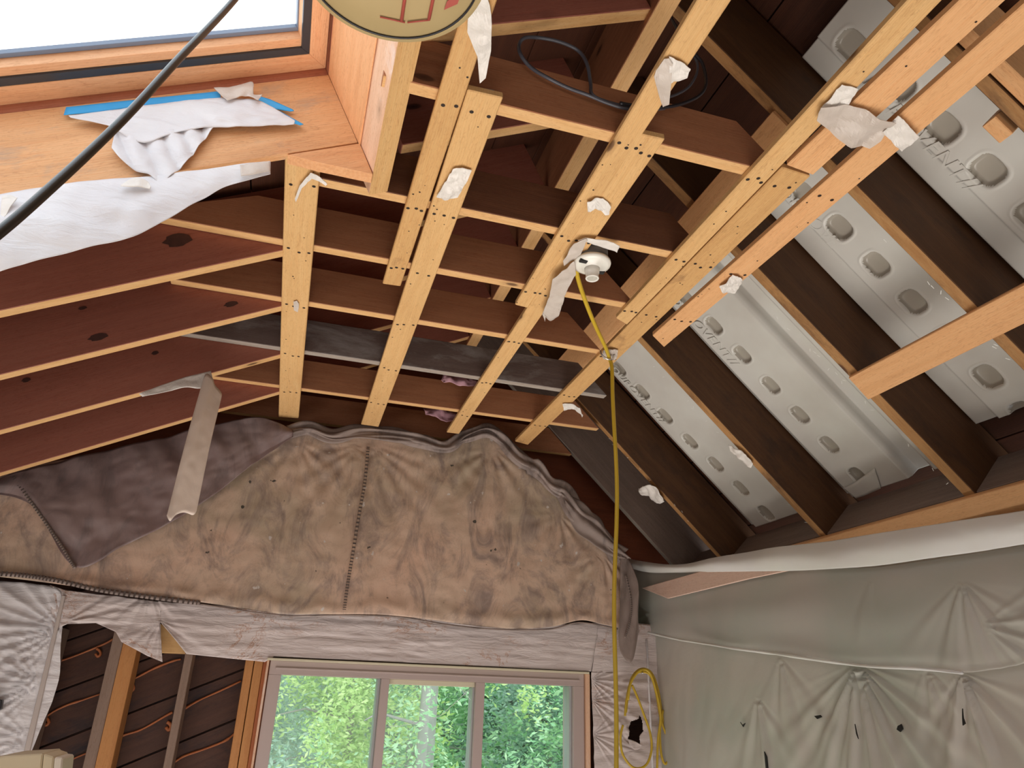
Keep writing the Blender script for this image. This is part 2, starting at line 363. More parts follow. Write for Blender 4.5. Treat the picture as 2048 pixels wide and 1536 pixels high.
# diagonal sheathing planks behind the studs at lower left
a = math.radians(24)
dx, dz = Vector((math.cos(a), 0, math.sin(a))), Vector((-math.sin(a), 0, math.cos(a)))
plank_w = .155
for k in range(-7, 4):
    c = Vector((-.45, YW+.112, -.25))+dz*(k*plank_w)
    def clipx(p, q, x0, x1):
        d = q-p; t0, t1 = sorted(((x0-p.x)/d.x, (x1-p.x)/d.x)); return p+d*max(0, t0), p+d*min(1, t1)
    lo = [c-dx*1.2, c+dx*1.2]; hi = [p+dz*(plank_w-.006) for p in lo]
    l0, l1 = clipx(*lo, -1.0, -.062); h0, h1 = clipx(*hi, -1.0, -.062)
    if l0.z < -1.2: continue
    prism('sheathing_plank', [l0, l1, h1, h0], (0, .022+.004*(k % 2), 0), SHEATH, wb, .0015, axis=dx)
# room sides, off frame or behind film
wr = prism('wall_right', [(XR, -2.4, -1.28), (XR, YW+.13, -1.28), (XR, YW+.13, .45), (XR, -2.4, .45)], (.09, 0, 0), plain('insulation_facing', (.46, .34, .30), .9, nse=(1.6, (.36, .40, .30))), bev=0); tag(wr, kind='structure')
wl = prism('wall_left', [(-1.86, -2.4, -1.28), (-1.86, YW+.13, -1.28), (-1.86, YW+.13, .25), (-1.86, -2.4, .25)], (-.06, 0, 0), plain('drywall_cream', (.72, .68, .6), .8), bev=0); tag(wl, kind='structure')
wf = prism('wall_front', [(x, -2.45, z) for x, z in gable(-1.9, 1.8, -1.28)], (0, -.06, 0), plain('drywall_white', (.7, .66, .6), .8), bev=0); tag(wf, kind='structure')
# roof deck, planks running along the ridge
ce = empty('ceiling', m(Vector((.5, 1, 1.5)))); tag(ce, kind='structure')
SKU0, SKU1, SKY0, SKY1 = -1.05, .10, .15, 1.25
pw = .17
for k in range(-12, 7):
    u0 = k*pw+.1; spans = [(-2.4, YW+.16)]
    if SKU0 < u0+pw/2 < SKU1: spans = [(-2.4, SKY0-.02), (SKY1+.02, YW+.16)]
    for y0, y1 in spans:
        prism('deck_plank', [FL(u0, y0, .19), FL(u0, y1, .19), FL(u0+pw-.004, y1, .19), FL(u0+pw-.004, y0, .19)], WL*.02, DECK, ce, .001, axis=Vector((0, 1, 0)))
for k in range(-5, 7):
    s0 = k*pw
    prism('deck_plank', [FR(s0, -2.4, .20), FR(s0, YW+.16, .20), FR(s0+pw-.004, YW+.16, .20), FR(s0+pw-.004, -2.4, .20)], WR*.02, DECK, ce, .001, axis=Vector((0, 1, 0)))
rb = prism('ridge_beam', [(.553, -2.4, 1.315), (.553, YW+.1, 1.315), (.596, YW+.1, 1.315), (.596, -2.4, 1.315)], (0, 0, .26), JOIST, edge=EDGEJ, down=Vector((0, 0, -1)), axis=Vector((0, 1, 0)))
tag(rb, 'long ridge beam running away high above the ceiling joists, its lit lower edge showing', 'beam')

for x0_, a0, b0 in ((1, -2.1, SKU0-.03), (1, SKU1+.05, 1.0)):  # added skin over the planks, stops light leaking through their gaps
    prism('light_stop_skin', [FL(a0, -2.4, .214), FL(a0, YW+.16, .214), FL(b0, YW+.16, .214), FL(b0, -2.4, .214)], WL*.004, DARK, ce, 0)
for y0_, y1_ in ((-2.4, SKY0-.04), (SKY1+.045, YW+.16)):
    prism('light_stop_skin', [FL(SKU0-.03, y0_, .214), FL(SKU0-.03, y1_, .214), FL(SKU1+.05, y1_, .214), FL(SKU1+.05, y0_, .214)], WL*.004, DARK, ce, 0)
prism('light_stop_skin', [FR(-.9, -2.4, .224), FR(-.9, YW+.16, .224), FR(1.2, YW+.16, .224), FR(1.2, -2.4, .224)], WR*.004, DARK, ce, 0)
# ================================================================== LEFT RAFTERS (low slope)
xl0 = -.11
OL2 = Vector((xl0, 0, 1))
def FL2(x, y, w=0): return Vector((x-math.sin(AL)*w, y, 1+(x-xl0)*math.tan(AL)+math.cos(AL)*w))
LR = [(.975, 'reddish rafter crossing the top of the picture behind the kraft paper drum', -.0),
      (1.29, 'reddish rafter beyond the skylight shaft, its lower part behind the draped plastic', 0),
      (1.621, 'reddish low-slope rafter with a big dark knot, just below the white draped plastic', -1),
      (1.916, 'reddish low-slope rafter with two dark split knots, second below the white draped plastic', -1),
      (2.251, 'dark red low-slope rafter that carries the hanging beige tape strip', -1),
      (2.581, 'lowest left rafter, brown-black face with orange lower edge just above the canvas', -1)]
RL_LOW = wood('rafter_dark_face', (.20, .13, .11), (.14, .09, .08), (.09, .05, .05))
for y, lab, lo in LR:
    x0 = .06 if lo == 0 and y < 1.2 else (.10 if y < 1.4 else -1.75)
    mat = RAFL
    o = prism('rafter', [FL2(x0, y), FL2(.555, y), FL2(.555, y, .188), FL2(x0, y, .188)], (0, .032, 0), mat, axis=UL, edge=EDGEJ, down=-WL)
    tag(o, lab, 'rafter')
# big knots on the rafter faces: real split knots, slightly proud
def knot(o, cx, cy, Y, rx, rz):
    c = pv(cx, cy, Y-.0007); bm = bmesh.new(); n = 14
    vs = [bm.verts.new(m(c+UL*(rx*math.cos(2*math.pi*k/n)*(1+.2*math.sin(3*k)))+WL*(rz*math.sin(2*math.pi*k/n)))) for k in range(n)]
    bm.faces.new(vs); me = bpy.data.meshes.new('knot'); bm.to_mesh(me); bm.free()
    return link('knot', me, KNOT, o)
KNOT = plain('knot_dark', (.035, .014, .012), .7, nse=(60, (.10, .035, .025)))
rafs = [o for o in col.objects if o.name.startswith('rafter')]
for i, cx, cy, rx, rz in ((2, 355, 480, .030, .018), (3, 196, 674, .022, .010), (3, 462, 608, .018, .008), (3, 165, 616, .010, .005), (4, 310, 706, .010, .006), (4, 52, 760, .011, .007)):
    knot(rafs[i], cx, cy, LR[i][0], rx, rz)
# ================================================================== CEILING JOISTS
JT = [(1.03, .03, .86, JOIST, 'upper joist carrying the loop of grey cable, running from the skylight header', 0),
      (1.355, -.07, .88, JOISTD, 'dark stained joist with whitish smears, crossing just above the lamp holder', 0),
      (1.62, -.45, .80, JOIST, 'joist crossing just below the lamp holder, angled ends', 1),
      (1.915, -.424, .822, JOIST, 'joist whose pointed left end overlaps the rafter with split knots', 1),
      (2.25, -.46, .99, GREYJ, 'dark grey weathered joist with a pale lower edge', 1),
      (2.58, -.40, 1.10, JOIST, 'orange joist above the canvas roll, second from the end wall', 1),
      (2.935, -.36, 1.12, JOIST, 'last joist against the end wall, half hidden by the canvas roll', 1)]
for y, x0, x1, mat, lab, cut in JT:
    h = .112; y0 = y-.03
    left = [(x0+.24, y0, 1+h), (x0, y0, 1.014), (x0, y0, 1.0)] if cut else [(x0, y0, 1+h), (x0, y0, 1.0)]
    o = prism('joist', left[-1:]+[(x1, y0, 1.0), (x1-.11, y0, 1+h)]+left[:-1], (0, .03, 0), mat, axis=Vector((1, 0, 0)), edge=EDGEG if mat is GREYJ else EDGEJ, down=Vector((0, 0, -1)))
    tag(o, lab, 'joist')
pin = None
# ================================================================== RIGHT RAFTERS (steep slope)
RR = [(.735, .028, RAFR, 'steep rafter at top right corner carrying the bright orange sister board'),
      (1.067, .030, RAFR, 'steep brown rafter at right edge, between the two widest white vent panels'),
      (1.435, .034, RAFR, 'steep brown rafter on which the right-hand short strap ends'),
      (2.00, .032, RAFR, 'steep orange-brown rafter with a torn white scrap, right of the narrow vent panel'),
      (2.58, .028, RAFR, 'steep thin rafter with the crumpled white scrap, left of the narrow vent panel'),
      (2.93, .028, RAFG, 'steep greyish rafter nearest the end wall')]
rr = []
for y, t, mat, lab in RR:
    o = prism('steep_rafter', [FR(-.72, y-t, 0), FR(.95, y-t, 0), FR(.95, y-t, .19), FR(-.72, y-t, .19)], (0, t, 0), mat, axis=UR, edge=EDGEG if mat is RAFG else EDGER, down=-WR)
    tag(o, lab, 'rafter'); rr.append(o)
o = prism('sister_board', [FR(-.2, .672, -.004), FR(.9, .672, -.004), FR(.9, .672, .12), FR(-.2, .672, .12)], (0, .03, 0), STRAPO, axis=UR)
tag(o, 'bright orange board fixed against the steep rafter in the top right corner', 'board')
o = prism('block', [FR(-.015, .742, -.012), FR(.03, .742, -.012), FR(.03, .742, .06), FR(-.015, .742, .06)], (0, .028, 0), STRAPO, axis=UR)
tag(o, 'short orange wood block at the steep rafter in the top right corner', 'block')
# eave blocking between the steep rafters
bays = [(.737, 1.035, 'vent panel at the right edge'), (1.069, 1.40, 'second widest vent panel'), (1.437, 1.967, 'double-channel vent panel'),
        (2.002, 2.551, 'narrow vent panel'), (2.582, 2.90, 'empty bay next to the end wall')]
for y0, y1, lab in bays:
    o = prism('blocking', [FR(.70, y0, .004), FR(.70, y1, .004), FR(.70, y1, .15), FR(.70, y0, .15)], UR*.03, RAFG, axis=Vector((0, 1, 0)))
    tag(o, 'dark grey blocking board at the eave below the '+lab, 'board')

# ================================================================== STRAPS
ZS = .985
def strap(corners, label, mat, plane=lambda x, y: pz(x, y, ZS), ext=(0, 0, .0145), screws=True, name='strap', th=None):
    P = [plane(*c) for c in corners]            # top-left, top-right, bottom-right, bottom-left in the picture
    ax = ((P[0]+P[1])/2-(P[2]+P[3])/2)
    o = prism(name, P, ext, mat, axis=ax, bev=.0025); tag(o, label, 'wooden strap')
    if screws:
        a0, a1 = (P[3]+P[2])/2, (P[0]+P[1])/2; half = ((P[0]-P[1]).length+(P[2]-P[3]).length)/4
        bm = bmesh.new(); d = (a1-a0).normalized(); sd = d.cross(Vector((0, 0, 1))).normalized()
        for y, *_ in JT:
            yc = y-.015
            if min(a0.y, a1.y)+.01 < yc < max(a0.y, a1.y)-.005:
                c = a0.lerp(a1, (yc-a0.y)/(a1.y-a0.y))
                for k in (-.62, 0, .62) if random.random() < .6 else (-.5, .45):
                    q = m(c+sd*half*(k+random.uniform(-.1, .1))+d*random.uniform(-.008, .008)); r = .0052
                    n0 = Vector((0, 0, -1))
                    ring = [bm.verts.new(q+Vector((r*math.cos(t*math.pi/4), r*math.sin(t*math.pi/4), -.0006))) for t in range(8)]
                    bm.faces.new(ring)
        for _ in range(int((a1-a0).length*9)):    # stray nail holes
            c = a0.lerp(a1, random.random())+sd*half*random.uniform(-.8, .8); q = m(c); r = random.uniform(.0015, .003)
            bm.faces.new([bm.verts.new(q+Vector((r*math.cos(t*math.pi/3), r*math.sin(t*math.pi/3), -.0006))) for t in range(6)])
        if bm.faces:
            me = bpy.data.meshes.new('screws'); bm.to_mesh(me); s = link('screws', me, SCREW, o); s['kind'] = 'stuff'
        bm.free()
    return o
strap([(570, 310), (641, 330), (597, 837), (557, 834)], 'leftmost ceiling strap, nearly upright in the picture, starting at the skylight shaft corner', STRAP)
strap([(1008, -260), (1082, -260), (801, 573), (765, 568)], 'knotty ceiling strap from the torn tape at the top edge, ending short, second from left', STRAPD)
strap([(935, 180), (1006, 196), (757, 854), (722, 849)], 'ceiling strap with the squarish white tape patch, reaching the canvas, third from left', STRAP)
strap([(1503, -180), (1583, -180), (1055, 616), (1030, 610)], 'long ceiling strap with folded tape near its top, ending left of the lamp holder', STRAP)
strap([(1280, 268), (1330, 279), (918, 868), (893, 865)], 'ceiling strap behind the lamp holder, reaching the canvas roll, spliced beside the longer one', STRAP)
strap([(2000, -200), (2085, -205), (1254, 650), (1232, 637)], 'ceiling strap from the top edge ending above the cord hook, left of the splice', STRAP)
strap([(1564, 335), (1621, 353), (1056, 890), (1030, 883)], 'dirty spliced ceiling strap carrying the cord hook and reaching the canvas', STRAPD)
strap([(2150, -218), (2230, -197), (1626, 351), (1573, 331)], 'middle ceiling strap of the three under the big tape bandage, butted end to end', STRAPO)
strap([(2298, -215), (2345, -158), (1328, 695), (1305, 672)], 'rightmost ceiling strap, clean orange, with a white tape scrap near its free lower end', STRAPO)
o = strap([(1696, 756), (1736, 800), (2330, 510), (2330, 418)], 'short pale strap nailed across the steep rafters at the right edge', STRAPO, lambda x, y: pR(x, y, -.014), WR*.014, False)
o = strap([(1545, 1104), (1560, 1130), (2120, 1030), (2120, 945)], 'lowest strap across the steep rafter feet, just above the wall plastic at right', STRAPO, lambda x, y: pR(x, y, -.014), WR*.014, False)
P0 = [pR(1095, 744, -.012), pR(1129, 775, -.012)]
H = [P0[0], P0[1], Vector((P0[1].x, 1.05, P0[1].z)), Vector((P0[0].x, 1.05, P0[0].z))]
o = prism('plank', H, WR*.012, STRAPO, axis=Vector((0, 1, 0)), bev=.002); tag(o, 'wide smooth plank under the steep rafters, behind the joist ends by the cord hook', 'plank')

# ================================================================== SKYLIGHT
sk = empty('window_2', m(FL(-.4, .7, .2))); tag(sk, kind='structure')
Y0, Y1 = SKY0, 1.25; U0 = SKU0
prism('shaft_panel', [FL(U0, Y1, .008), FL(.10, Y1, .008), FL(.10, Y1, .188), FL(U0, Y1, .188)], (0, .018, 0), PLY, sk, .001, axis=UL)
prism('shaft_panel', [FL(.10, Y0, 0), FL(.10, Y1, 0), FL(.10, Y1, .188), FL(.10, Y0, .188)], UL*.003, PLY2, sk, .001, axis=Vector((0, 1, 0)))
prism('shaft_panel', [FL(U0, Y0, 0), FL(U0, Y1, 0), FL(U0, Y1, .188), FL(U0, Y0, .188)], UL*-.015, PLY2, sk, .001, axis=Vector((0, 1, 0)))
prism('shaft_panel', [FL(U0, Y0, 0), FL(.10, Y0, 0), FL(.10, Y0, .188), FL(U0, Y0, .188)], (0, -.015, 0), PLY2, sk, .001, axis=UL)
prism('sill_board', [pv(574, 309, Y1-.001), pv(720, 286, Y1-.001), pv(746, 349, Y1-.001), pv(640, 326, Y1-.001)], (0, .03, 0), PLY2, sk, .0015, axis=UL)
def rring(name, a0, b0, a1, b1, w, t, mat):
    """frame ring at roof-normal height w: outer corner (a0,b0) inner corner (a1,b1)"""
    e = a0-a1; f = b0-b1
    for q in ([(U0, b0), (a0, b0), (a1, b1), (U0+e, b1)], [(a0, Y0), (a0, b0), (a1, b1), (a1, Y0+f)],
              [(U0, Y0), (U0, b0), (U0+e, b1), (U0+e, Y0+f)], [(U0, Y0), (a0, Y0), (a1, Y0+f), (U0+e, Y0+f)]):
        al = (Vector((0, 1, 0)) if abs(q[0][0]-q[1][0]) < 1e-6 else UL)
        prism(name, [FL(a, b, w) for a, b in q], WL*t, mat, sk, .0008, axis=al)
def cor(x, y, w):
    u, yy, _ = inL(pL(x, y, w)); return u, yy
c1 = cor(632, 133, .206); c2 = cor(619, 108, .207); c3 = cor(603, 94, .21); c4 = cor(602, 67, .225)
# curb: wall from shaft top up to the frame ledge
prism('curb', [FL(U0, Y1, .188), FL(.10, Y1, .188), FL(.10, Y1, .25), FL(U0, Y1, .25)], (0, .03, 0), CURB, sk, .001, axis=UL)
prism('curb', [FL(.10, Y0, .188), FL(.10, Y1+.03, .188), FL(.10, Y1+.03, .25), FL(.10, Y0, .25)], UL*.03, CURB, sk, .001, axis=Vector((0, 1, 0)))
prism('curb', [FL(U0, Y0, .188), FL(U0, Y1, .188), FL(U0, Y1, .25), FL(U0, Y0, .25)], UL*-.03, CURB, sk, .001, axis=Vector((0, 1, 0)))
prism('curb', [FL(U0, Y0, .188), FL(.1, Y0, .188), FL(.1, Y0, .25), FL(U0, Y0, .25)], (0, -.03, 0), CURB, sk, .001, axis=UL)
rring('frame', .10, Y1, c2[0], c2[1], .206, .03, SASH)
rring('gasket', c2[0], c2[1], c3[0], c3[1], .207, .03, GASKET)
rring('sash', c3[0], c3[1], c4[0], c4[1], .212, .03, SASH)
rring('glass_edge', c4[0], c4[1], c4[0]-.006, c4[1]-.01, .232, .01, EDGEM)
prism('pane', [FL(U0, Y0, .236), FL(c4[0], Y0, .236), FL(c4[0], c4[1], .236), FL(U0, c4[1], .236)], WL*.004, GLASS, sk, 0)
# header beam at the upper side of the opening
hb = prism('header', [FL(.104, Y0-.3, -.07), FL(.104, 1.325, -.07), FL(.104, 1.325, .185), FL(.104, Y0-.3, .185)], UL*.042, PALE, axis=Vector((0, 1, 0)))
tag(hb, 'thick header beam at the right side of the skylight, whitish side face and yellow underside', 'beam')
hu = prism('underside', [FL(.104, Y0-.3, -.0705), FL(.104, 1.326, -.0705), FL(.146, 1.326, -.0705), FL(.146, Y0-.3, -.0705)], -WL*.0008, STRAP, hb, 0, axis=Vector((0, 1, 0)))  # thin skin giving the underside a yellower wood than the side face
hu['label'] = 'yellow underside of the header'
# ================================================================== WINDOW IN THE END WALL
win = empty('window_1', m(Vector((.57, YW, wz0)))); tag(win, kind='structure')
YF = 2.93
def bx(name, x0, x1, z0, z1, y0, y1, mat, par=win, bev=.0015):
    return prism(name, [(x0, y0, z0), (x1, y0, z0), (x1, y0, z1), (x0, y0, z1)], (0, y1-y0, 0), mat, par, bev, axis=Vector((1, 0, 0)) if abs(x1-x0) > abs(z1-z0) else Vector((0, 0, 1)))
q0 = lambda x, y: pv(x, y, YW-.005).x
def X_(x, y, Y=YF): return pv(x, y, Y).x
def Z_(x, y, Y=YF): return pv(x, y, Y).z
fx0, fx1 = X_(540, 1330), X_(1168, 1350); ft = Z_(850, 1334)
g1l, g1r = X_(563, 1347), X_(763, 1357); g2l, g2r = X_(779, 1365), X_(952, 1372); g3l, g3r = X_(970, 1370), X_(1147, 1373)
gt = Z_(662, 1353); zb = wz0+.02
bx('frame_head', fx0, fx1, gt, ft, YF, YW+.1, VINYL)
bx('frame_sill', fx0, fx1, wz0-.02, zb+.03, YF, YW+.1, VINYL)
bx('frame_side', fx0, g1l, zb+.03, gt, YF, YW+.1, VINYL)
bx('frame_side', g3r, fx1, zb+.03, gt, YF, YW+.1, VINYL)
bx('mullion', g1r, g2l, zb+.03, gt, YF, YW+.08, VINYL)
bx('mullion', g2r, g3l, zb+.03, gt, YF, YW+.08, VINYL)
bx('frame_step', fx0+.02, fx1-.02, gt+.018, gt+.024, YF-.006, YF, VINYL)
bx('track', g2l, g2r, gt-.018, gt, YF+.02, YW+.06, CREAM)
bx('track', g1r-.010, g1r, zb, gt, YF+.02, YW+.06, VINYLD)
bx('track', g2r-.008, g2r, zb, gt-.018, YF+.02, YW+.06, VINYLD)
bx('track', g3r-.010, g3r, zb, gt, YF+.02, YW+.06, VINYLD)
for a_, b_ in ((g1l, g1r), (g2l, g2r), (g3l, g3r)):
    bx('pane', a_, b_, zb, gt, YF+.045, YF+.049, GLASS, bev=0)
# crack in the middle pane
YG = YF+.0425
def crack(pts):
    P = [m(pv(x, y, YG)) for x, y in pts]; o = tube('crack', P, .0012, CRACK, win, 5); return o
crack([(771, 1453), (800, 1452), (835, 1444), (880, 1432), (905, 1410), (930, 1387), (945, 1373)])
crack([(915, 1370), (930, 1387), (944, 1403)]); crack([(928, 1378), (935, 1388), (928, 1391), (928, 1380)])
for c in [(1028, 1341, 1166, 1348)]: pass
for xa, xb in ((q0(526, 1330), fx0), (fx1, wx1+.01)):
    bx('foam_gap', xa, xb, zb, ft, YF+.02, YW+.12, ORG)
tr = bx('trim_1', fx0-.012, fx1+.016, ft, ft+.008, YF-.02, YF+.05, CREAM, None); tag(tr, kind='structure')
tr = bx('trim_2', fx1+.002, fx1+.02, zb, ft, YF-.012, YF+.05, PALE, None); tag(tr, kind='structure')
tr = bx('trim_3', fx0-.012, fx0-.004, zb, ft, YF-.012, YF+.05, PALE, None); tag(tr, kind='structure')
# studs in the open bay
def stud(xa, xb, label, mat, zt=.17, y0=YW-.005, dy=.10):
    o = prism('stud', [(xa, y0, -1.27), (xb, y0, -1.27), (xb, y0, zt), (xa, y0, zt)], (0, dy, 0), mat, axis=Vector((0, 0, 1)), bev=.002); tag(o, label, 'stud'); return o
ys = YW-.005
q = lambda x, y: pv(x, y, ys).x
stud(q(226, 1274), q(246, 1290)-.001, 'weathered grey wall stud, left one of the pair in the torn open bay', STUDG)
stud(q(246, 1290), q(275, 1297), 'orange wall stud of the pair in the torn open bay', STUDO, y0=YW-.012)
stud(q(366, 1330), q(382, 1330), 'lone grey wall stud in the middle of the torn open bay', STUDG)
stud(q(491, 1323), q(508, 1325)-.001, 'orange wall stud, second one left of the window frame', STUDO)
stud(q(509, 1325), q(526, 1327), 'orange wall stud next to the window frame', STUDO)
stud(-.75, -.72, 'hidden grey stud behind the silver plastic at the left edge', STUDG)
stud(1.33, 1.36, 'reddish stud seen through the torn hole beside the yellow coil', STUDO)
o = prism('header_board', [(-.46, ys+.02, .105), (-.06, ys+.02, .105), (-.06, ys+.02, .2), (-.46, ys+.02, .2)], (0, .07, 0), STRAP, axis=Vector((1, 0, 0))); tag(o, 'yellow header board seen through the slit in the torn plastic', 'board')
# orange adhesive runs on the planks
def bead(pts, lab):
    P = [m(pv(x, y, YW+.107)) for x, y in pts]; P = spline(P, 5)
    o = tube('adhesive_bead', P, .004, ORG, seg=8, radii=[.0042*(1+.9*max(0, noise.noise(Vector((i*.35, pts[0][0], 0))))) for i in range(len(P))], rough=.5)
    tag(o, lab, 'glue bead'); return o
GB = 'orange glue beads along the diagonal planks'
bds = [([(112, 1325), (150, 1312), (185, 1298), (212, 1286), (228, 1277)], 'orange glue bead at the top left of the torn open bay'),
       ([(85, 1455), (95, 1432), (130, 1412), (165, 1400), (200, 1388)], 'orange glue bead left of the stud pair, middle height'),
       ([(255, 1362), (268, 1358), (310, 1336), (345, 1322), (362, 1318)], 'orange glue bead between the stud pair and the lone stud, upper one'),
       ([(232, 1486), (245, 1472), (275, 1462), (300, 1450), (335, 1430), (345, 1425)], 'orange glue bead between the stud pair and the lone stud, lower one'),
       ([(368, 1418), (400, 1400), (440, 1382), (482, 1362)], 'orange glue bead right of the lone stud, upper one'),
       ([(350, 1524), (370, 1512), (410, 1498), (450, 1482), (468, 1468)], 'orange glue bead right of the lone stud, lower one'),
       ([(122, 1530), (150, 1516), (178, 1505)], 'orange glue bead at the bottom left corner, beside the beige box')]
for p, l in bds: bead(p, l)
for (x, y), l in (((196, 1303), 'curled orange glue drip near the top of the open bay'), ((262, 1372), 'curled orange glue drip right of the stud pair'),
                  ((337, 1450), 'curled orange glue drip left of the lone stud'), ((92, 1440), 'orange glue drip beside the silver plastic')):
    P = spline([m(pv(x+a_, y+b_, YW+.104)) for a_, b_ in ((-3, -6), (3, -2), (5, 5), (0, 10), (-5, 4))], 4)
    tag(tube('adhesive_drip', P, .006, ORG, rough=.6), l, 'glue drip')
# electrical: nothing visible

# ================================================================== CANVAS TARP ON THE GABLE
YT = 2.872
def tarp_d(u, v, p):
    x, z = p.x, p.z
    d = .022*nz(Vector((x*1.4, 0, z*.6)), 1.6, 5)
    # hanging folds from the roll, radiating
    for (cx, cz, k, A, R, off) in FOLDS:
        r = math.hypot(x-cx, z-cz); th = math.atan2(x-cx, -(z-cz)); d += .5*A*math.exp(-r/R)*min(1, r/.08)*math.sin(k*th+off)*max(0, math.cos(th*.9))
    d += .010*math.exp(-((v-.96)/.05)**2)*(1+nz(p, 14))      # puffed lower hem
    d += .004*abs(nz(Vector((x*3, 0, z)), 5, 2))+.0025*nz(p, 22, 1)
    d += .012*max(0, math.sin(x*13+1.5*nz(p, 3)))**3*max(0, v-.25)*(.4+nz(Vector((x, 0, 0)), 3, 9))
    return d+.004
def mw_(x, y, Y=YT): p = m(pv(x, y, Y)); return p.x, p.z
FOLDS = []
for (x, y, k, A, R, off) in ((590, 880, 16, .014, .35, 0), (735, 885, 22, .016, .45, 1), (900, 900, 14, .010, .3, 2), (985, 900, 13, .018, .4, .5), (1120, 1030, 12, .014, .3, 1), (1205, 1110, 15, .016, .3, 2), (30, 960, 12, .012, .4, 0)):
    cx, cz = mw_(x, y); FOLDS.append((cx, cz, k, A, R, off))
roll_px = [(575, 862), (620, 858), (665, 872), (720, 862), (775, 866), (840, 880), (890, 893), (930, 872), (972, 858), (1005, 880), (1035, 912), (1070, 935), (1100, 968), (1125, 985), (1150, 1022), (1185, 1052), (1215, 1085), (1240, 1112)]
tp = [((-60, 955), (-60, 1148)), ((40, 935), (50, 1160)), ((200, 910), (200, 1180)), ((360, 885), (350, 1198)), ((470, 868), (450, 1212)), ((580, 858), (560, 1228)), ((665, 868), (660, 1229)), ((775, 864), (760, 1230)),
      ((890, 890), (860, 1240)), ((972, 862), (950, 1252)), ((1035, 910), (1030, 1258)), ((1100, 968), (1100, 1254)), ((1150, 1022), (1160, 1241)), ((1215, 1085), (1205, 1250)), ((1240, 1112), (1238, 1256))]
tarp = empty('canvas_tarp', m(pv(600, 1225, YT))); tag(tarp, 'large dirty brown canvas tarp covering the gable above the window, seamed and stained', 'tarp')
sheet('cloth', tp, lambda x, y: pv(x, y, YT), tarp_d, TARP, tarp, nu=16, nv=90, thick=.002)
roll = [m(pv(x, y, YT-.02)) for x, y in roll_px]; RP = spline(roll, 7)
rad = [.020+.011*abs(math.sin(i*.11+.4))+.008*noise.noise(Vector((i*.13, 3, 0))) + (.012 if i > 75 else 0) for i in range(len(RP))]
tube('rolled_edge', RP, .02, TARPR, tarp, 40, radii=rad, lobes=5, twist=.16, rough=.35)
rp2 = [RP[i]+Vector((0, -.012, -.024+.012*math.sin(i*.2))) for i in range(0, len(RP), 1)]
tube('rolled_edge', rp2, .012, TARPR, tarp, 24, radii=[.011+.005*math.sin(i*.23+1) for i in range(len(rp2))], lobes=3, twist=-.12, rough=.5, seed=4)
# doubled fall of cloth at the right shoulder
sheet('rolled_fall', [((1120, 985), (1130, 1010)), ((1165, 1005), (1150, 1060)), ((1195, 1040), (1180, 1085)), ((1235, 1085), (1215, 1110)), ((1262, 1118), (1245, 1118))], lambda x, y: pv(x, y, YT-.04),
      lambda u, v, p: .02*math.sin(v*math.pi)+.008*math.sin(v*11+u*5)+.004*nz(p, 30), TARPR, tarp, 8, 20)
def gap_seam(name, pts, wpx, mat, par, Y=YT-.012, step=5, ladder=True, label=None):
    """stitched seam: raised tape with rungs"""
    P = spline([m(pv(x, y, Y)) for x, y in pts], 10); bm = bmesh.new()
    o = tube(name, [p+Vector((0, .004, 0)) for p in P], wpx*.5, mat, par, 8)
    n = 0
    if ladder:
        for i in range(0, len(P)-1):
            for h in (0,):
                c = P[i].lerp(P[i+1], h); d = (P[i+1]-P[i]).normalized(); s = d.cross(Vector((0, 1, 0))).normalized()
                w = wpx*.55; t = (P[i+1]-P[i]).length*.2
                vs = [bm.verts.new(c+s*(w*sx)+d*(t*sy)+Vector((0, -wpx*.5*.75, 0))) for sx, sy in ((-1, -1), (1, -1), (1, 1), (-1, 1))]
                bm.faces.new(vs)
        me = bpy.data.meshes.new('stitches'); bm.to_mesh(me); st = link('stitches', me, STITCH, o); st['kind'] = 'stuff'
    bm.free(); return o
gap_seam('seam', [(736, 895), (730, 960), (718, 1030), (705, 1110), (695, 1170), (688, 1222)], .014, TARP, tarp, YT-.012)
gap_seam('bottom_hem', [(-40, 1146), (40, 1150), (110, 1160), (200, 1180), (300, 1194), (400, 1206)], .018, TARPR, tarp, YT-.016)
gap_seam('bottom_edge', [(400, 1208), (560, 1230), (690, 1230), (800, 1234), (900, 1250), (1000, 1259), (1100, 1258), (1160, 1245), (1236, 1258)], .008, TARPR, tarp, YT-.012, ladder=False)
# folded-down dark flap
flap = empty('canvas_flap', m(pv(150, 1130, YT-.03))); tag(flap, 'dark purple-grey triangle of canvas folded down at left in front of the tarp', 'canvas flap')
def flap_d(u, v, p):
    return .012+.02*math.sin(min(1, v*1.2)*math.pi)*(.6+.5*nz(p, 4))+.010*nz(Vector((p.x*1.5+p.z, 0, p.z*.6)), 9, 2)+.005*abs(nz(p, 18))+.012*math.sin(p.x*22+p.z*14+3*nz(p,3))*max(0, .8-v)+.008*abs(nz(Vector((p.x*2,0,p.z)), 7, 5))
sheet('cloth', [((-30, 972), (-60, 985)), ((22, 952), (62, 1010)), ((90, 932), (150, 1134)), ((210, 903), (250, 1092)), ((330, 876), (345, 1045)), ((430, 850), (430, 990)), ((520, 838), (500, 935)), ((585, 862), (586, 876))],
      lambda x, y: pv(x, y, YT-.03), flap_d, TARPD, flap, 14, 46, thick=.002)
gap_seam('hem', [(28, 955), (60, 1000), (95, 1050), (125, 1095), (150, 1136)], .012, TARPR, flap, YT-.05)
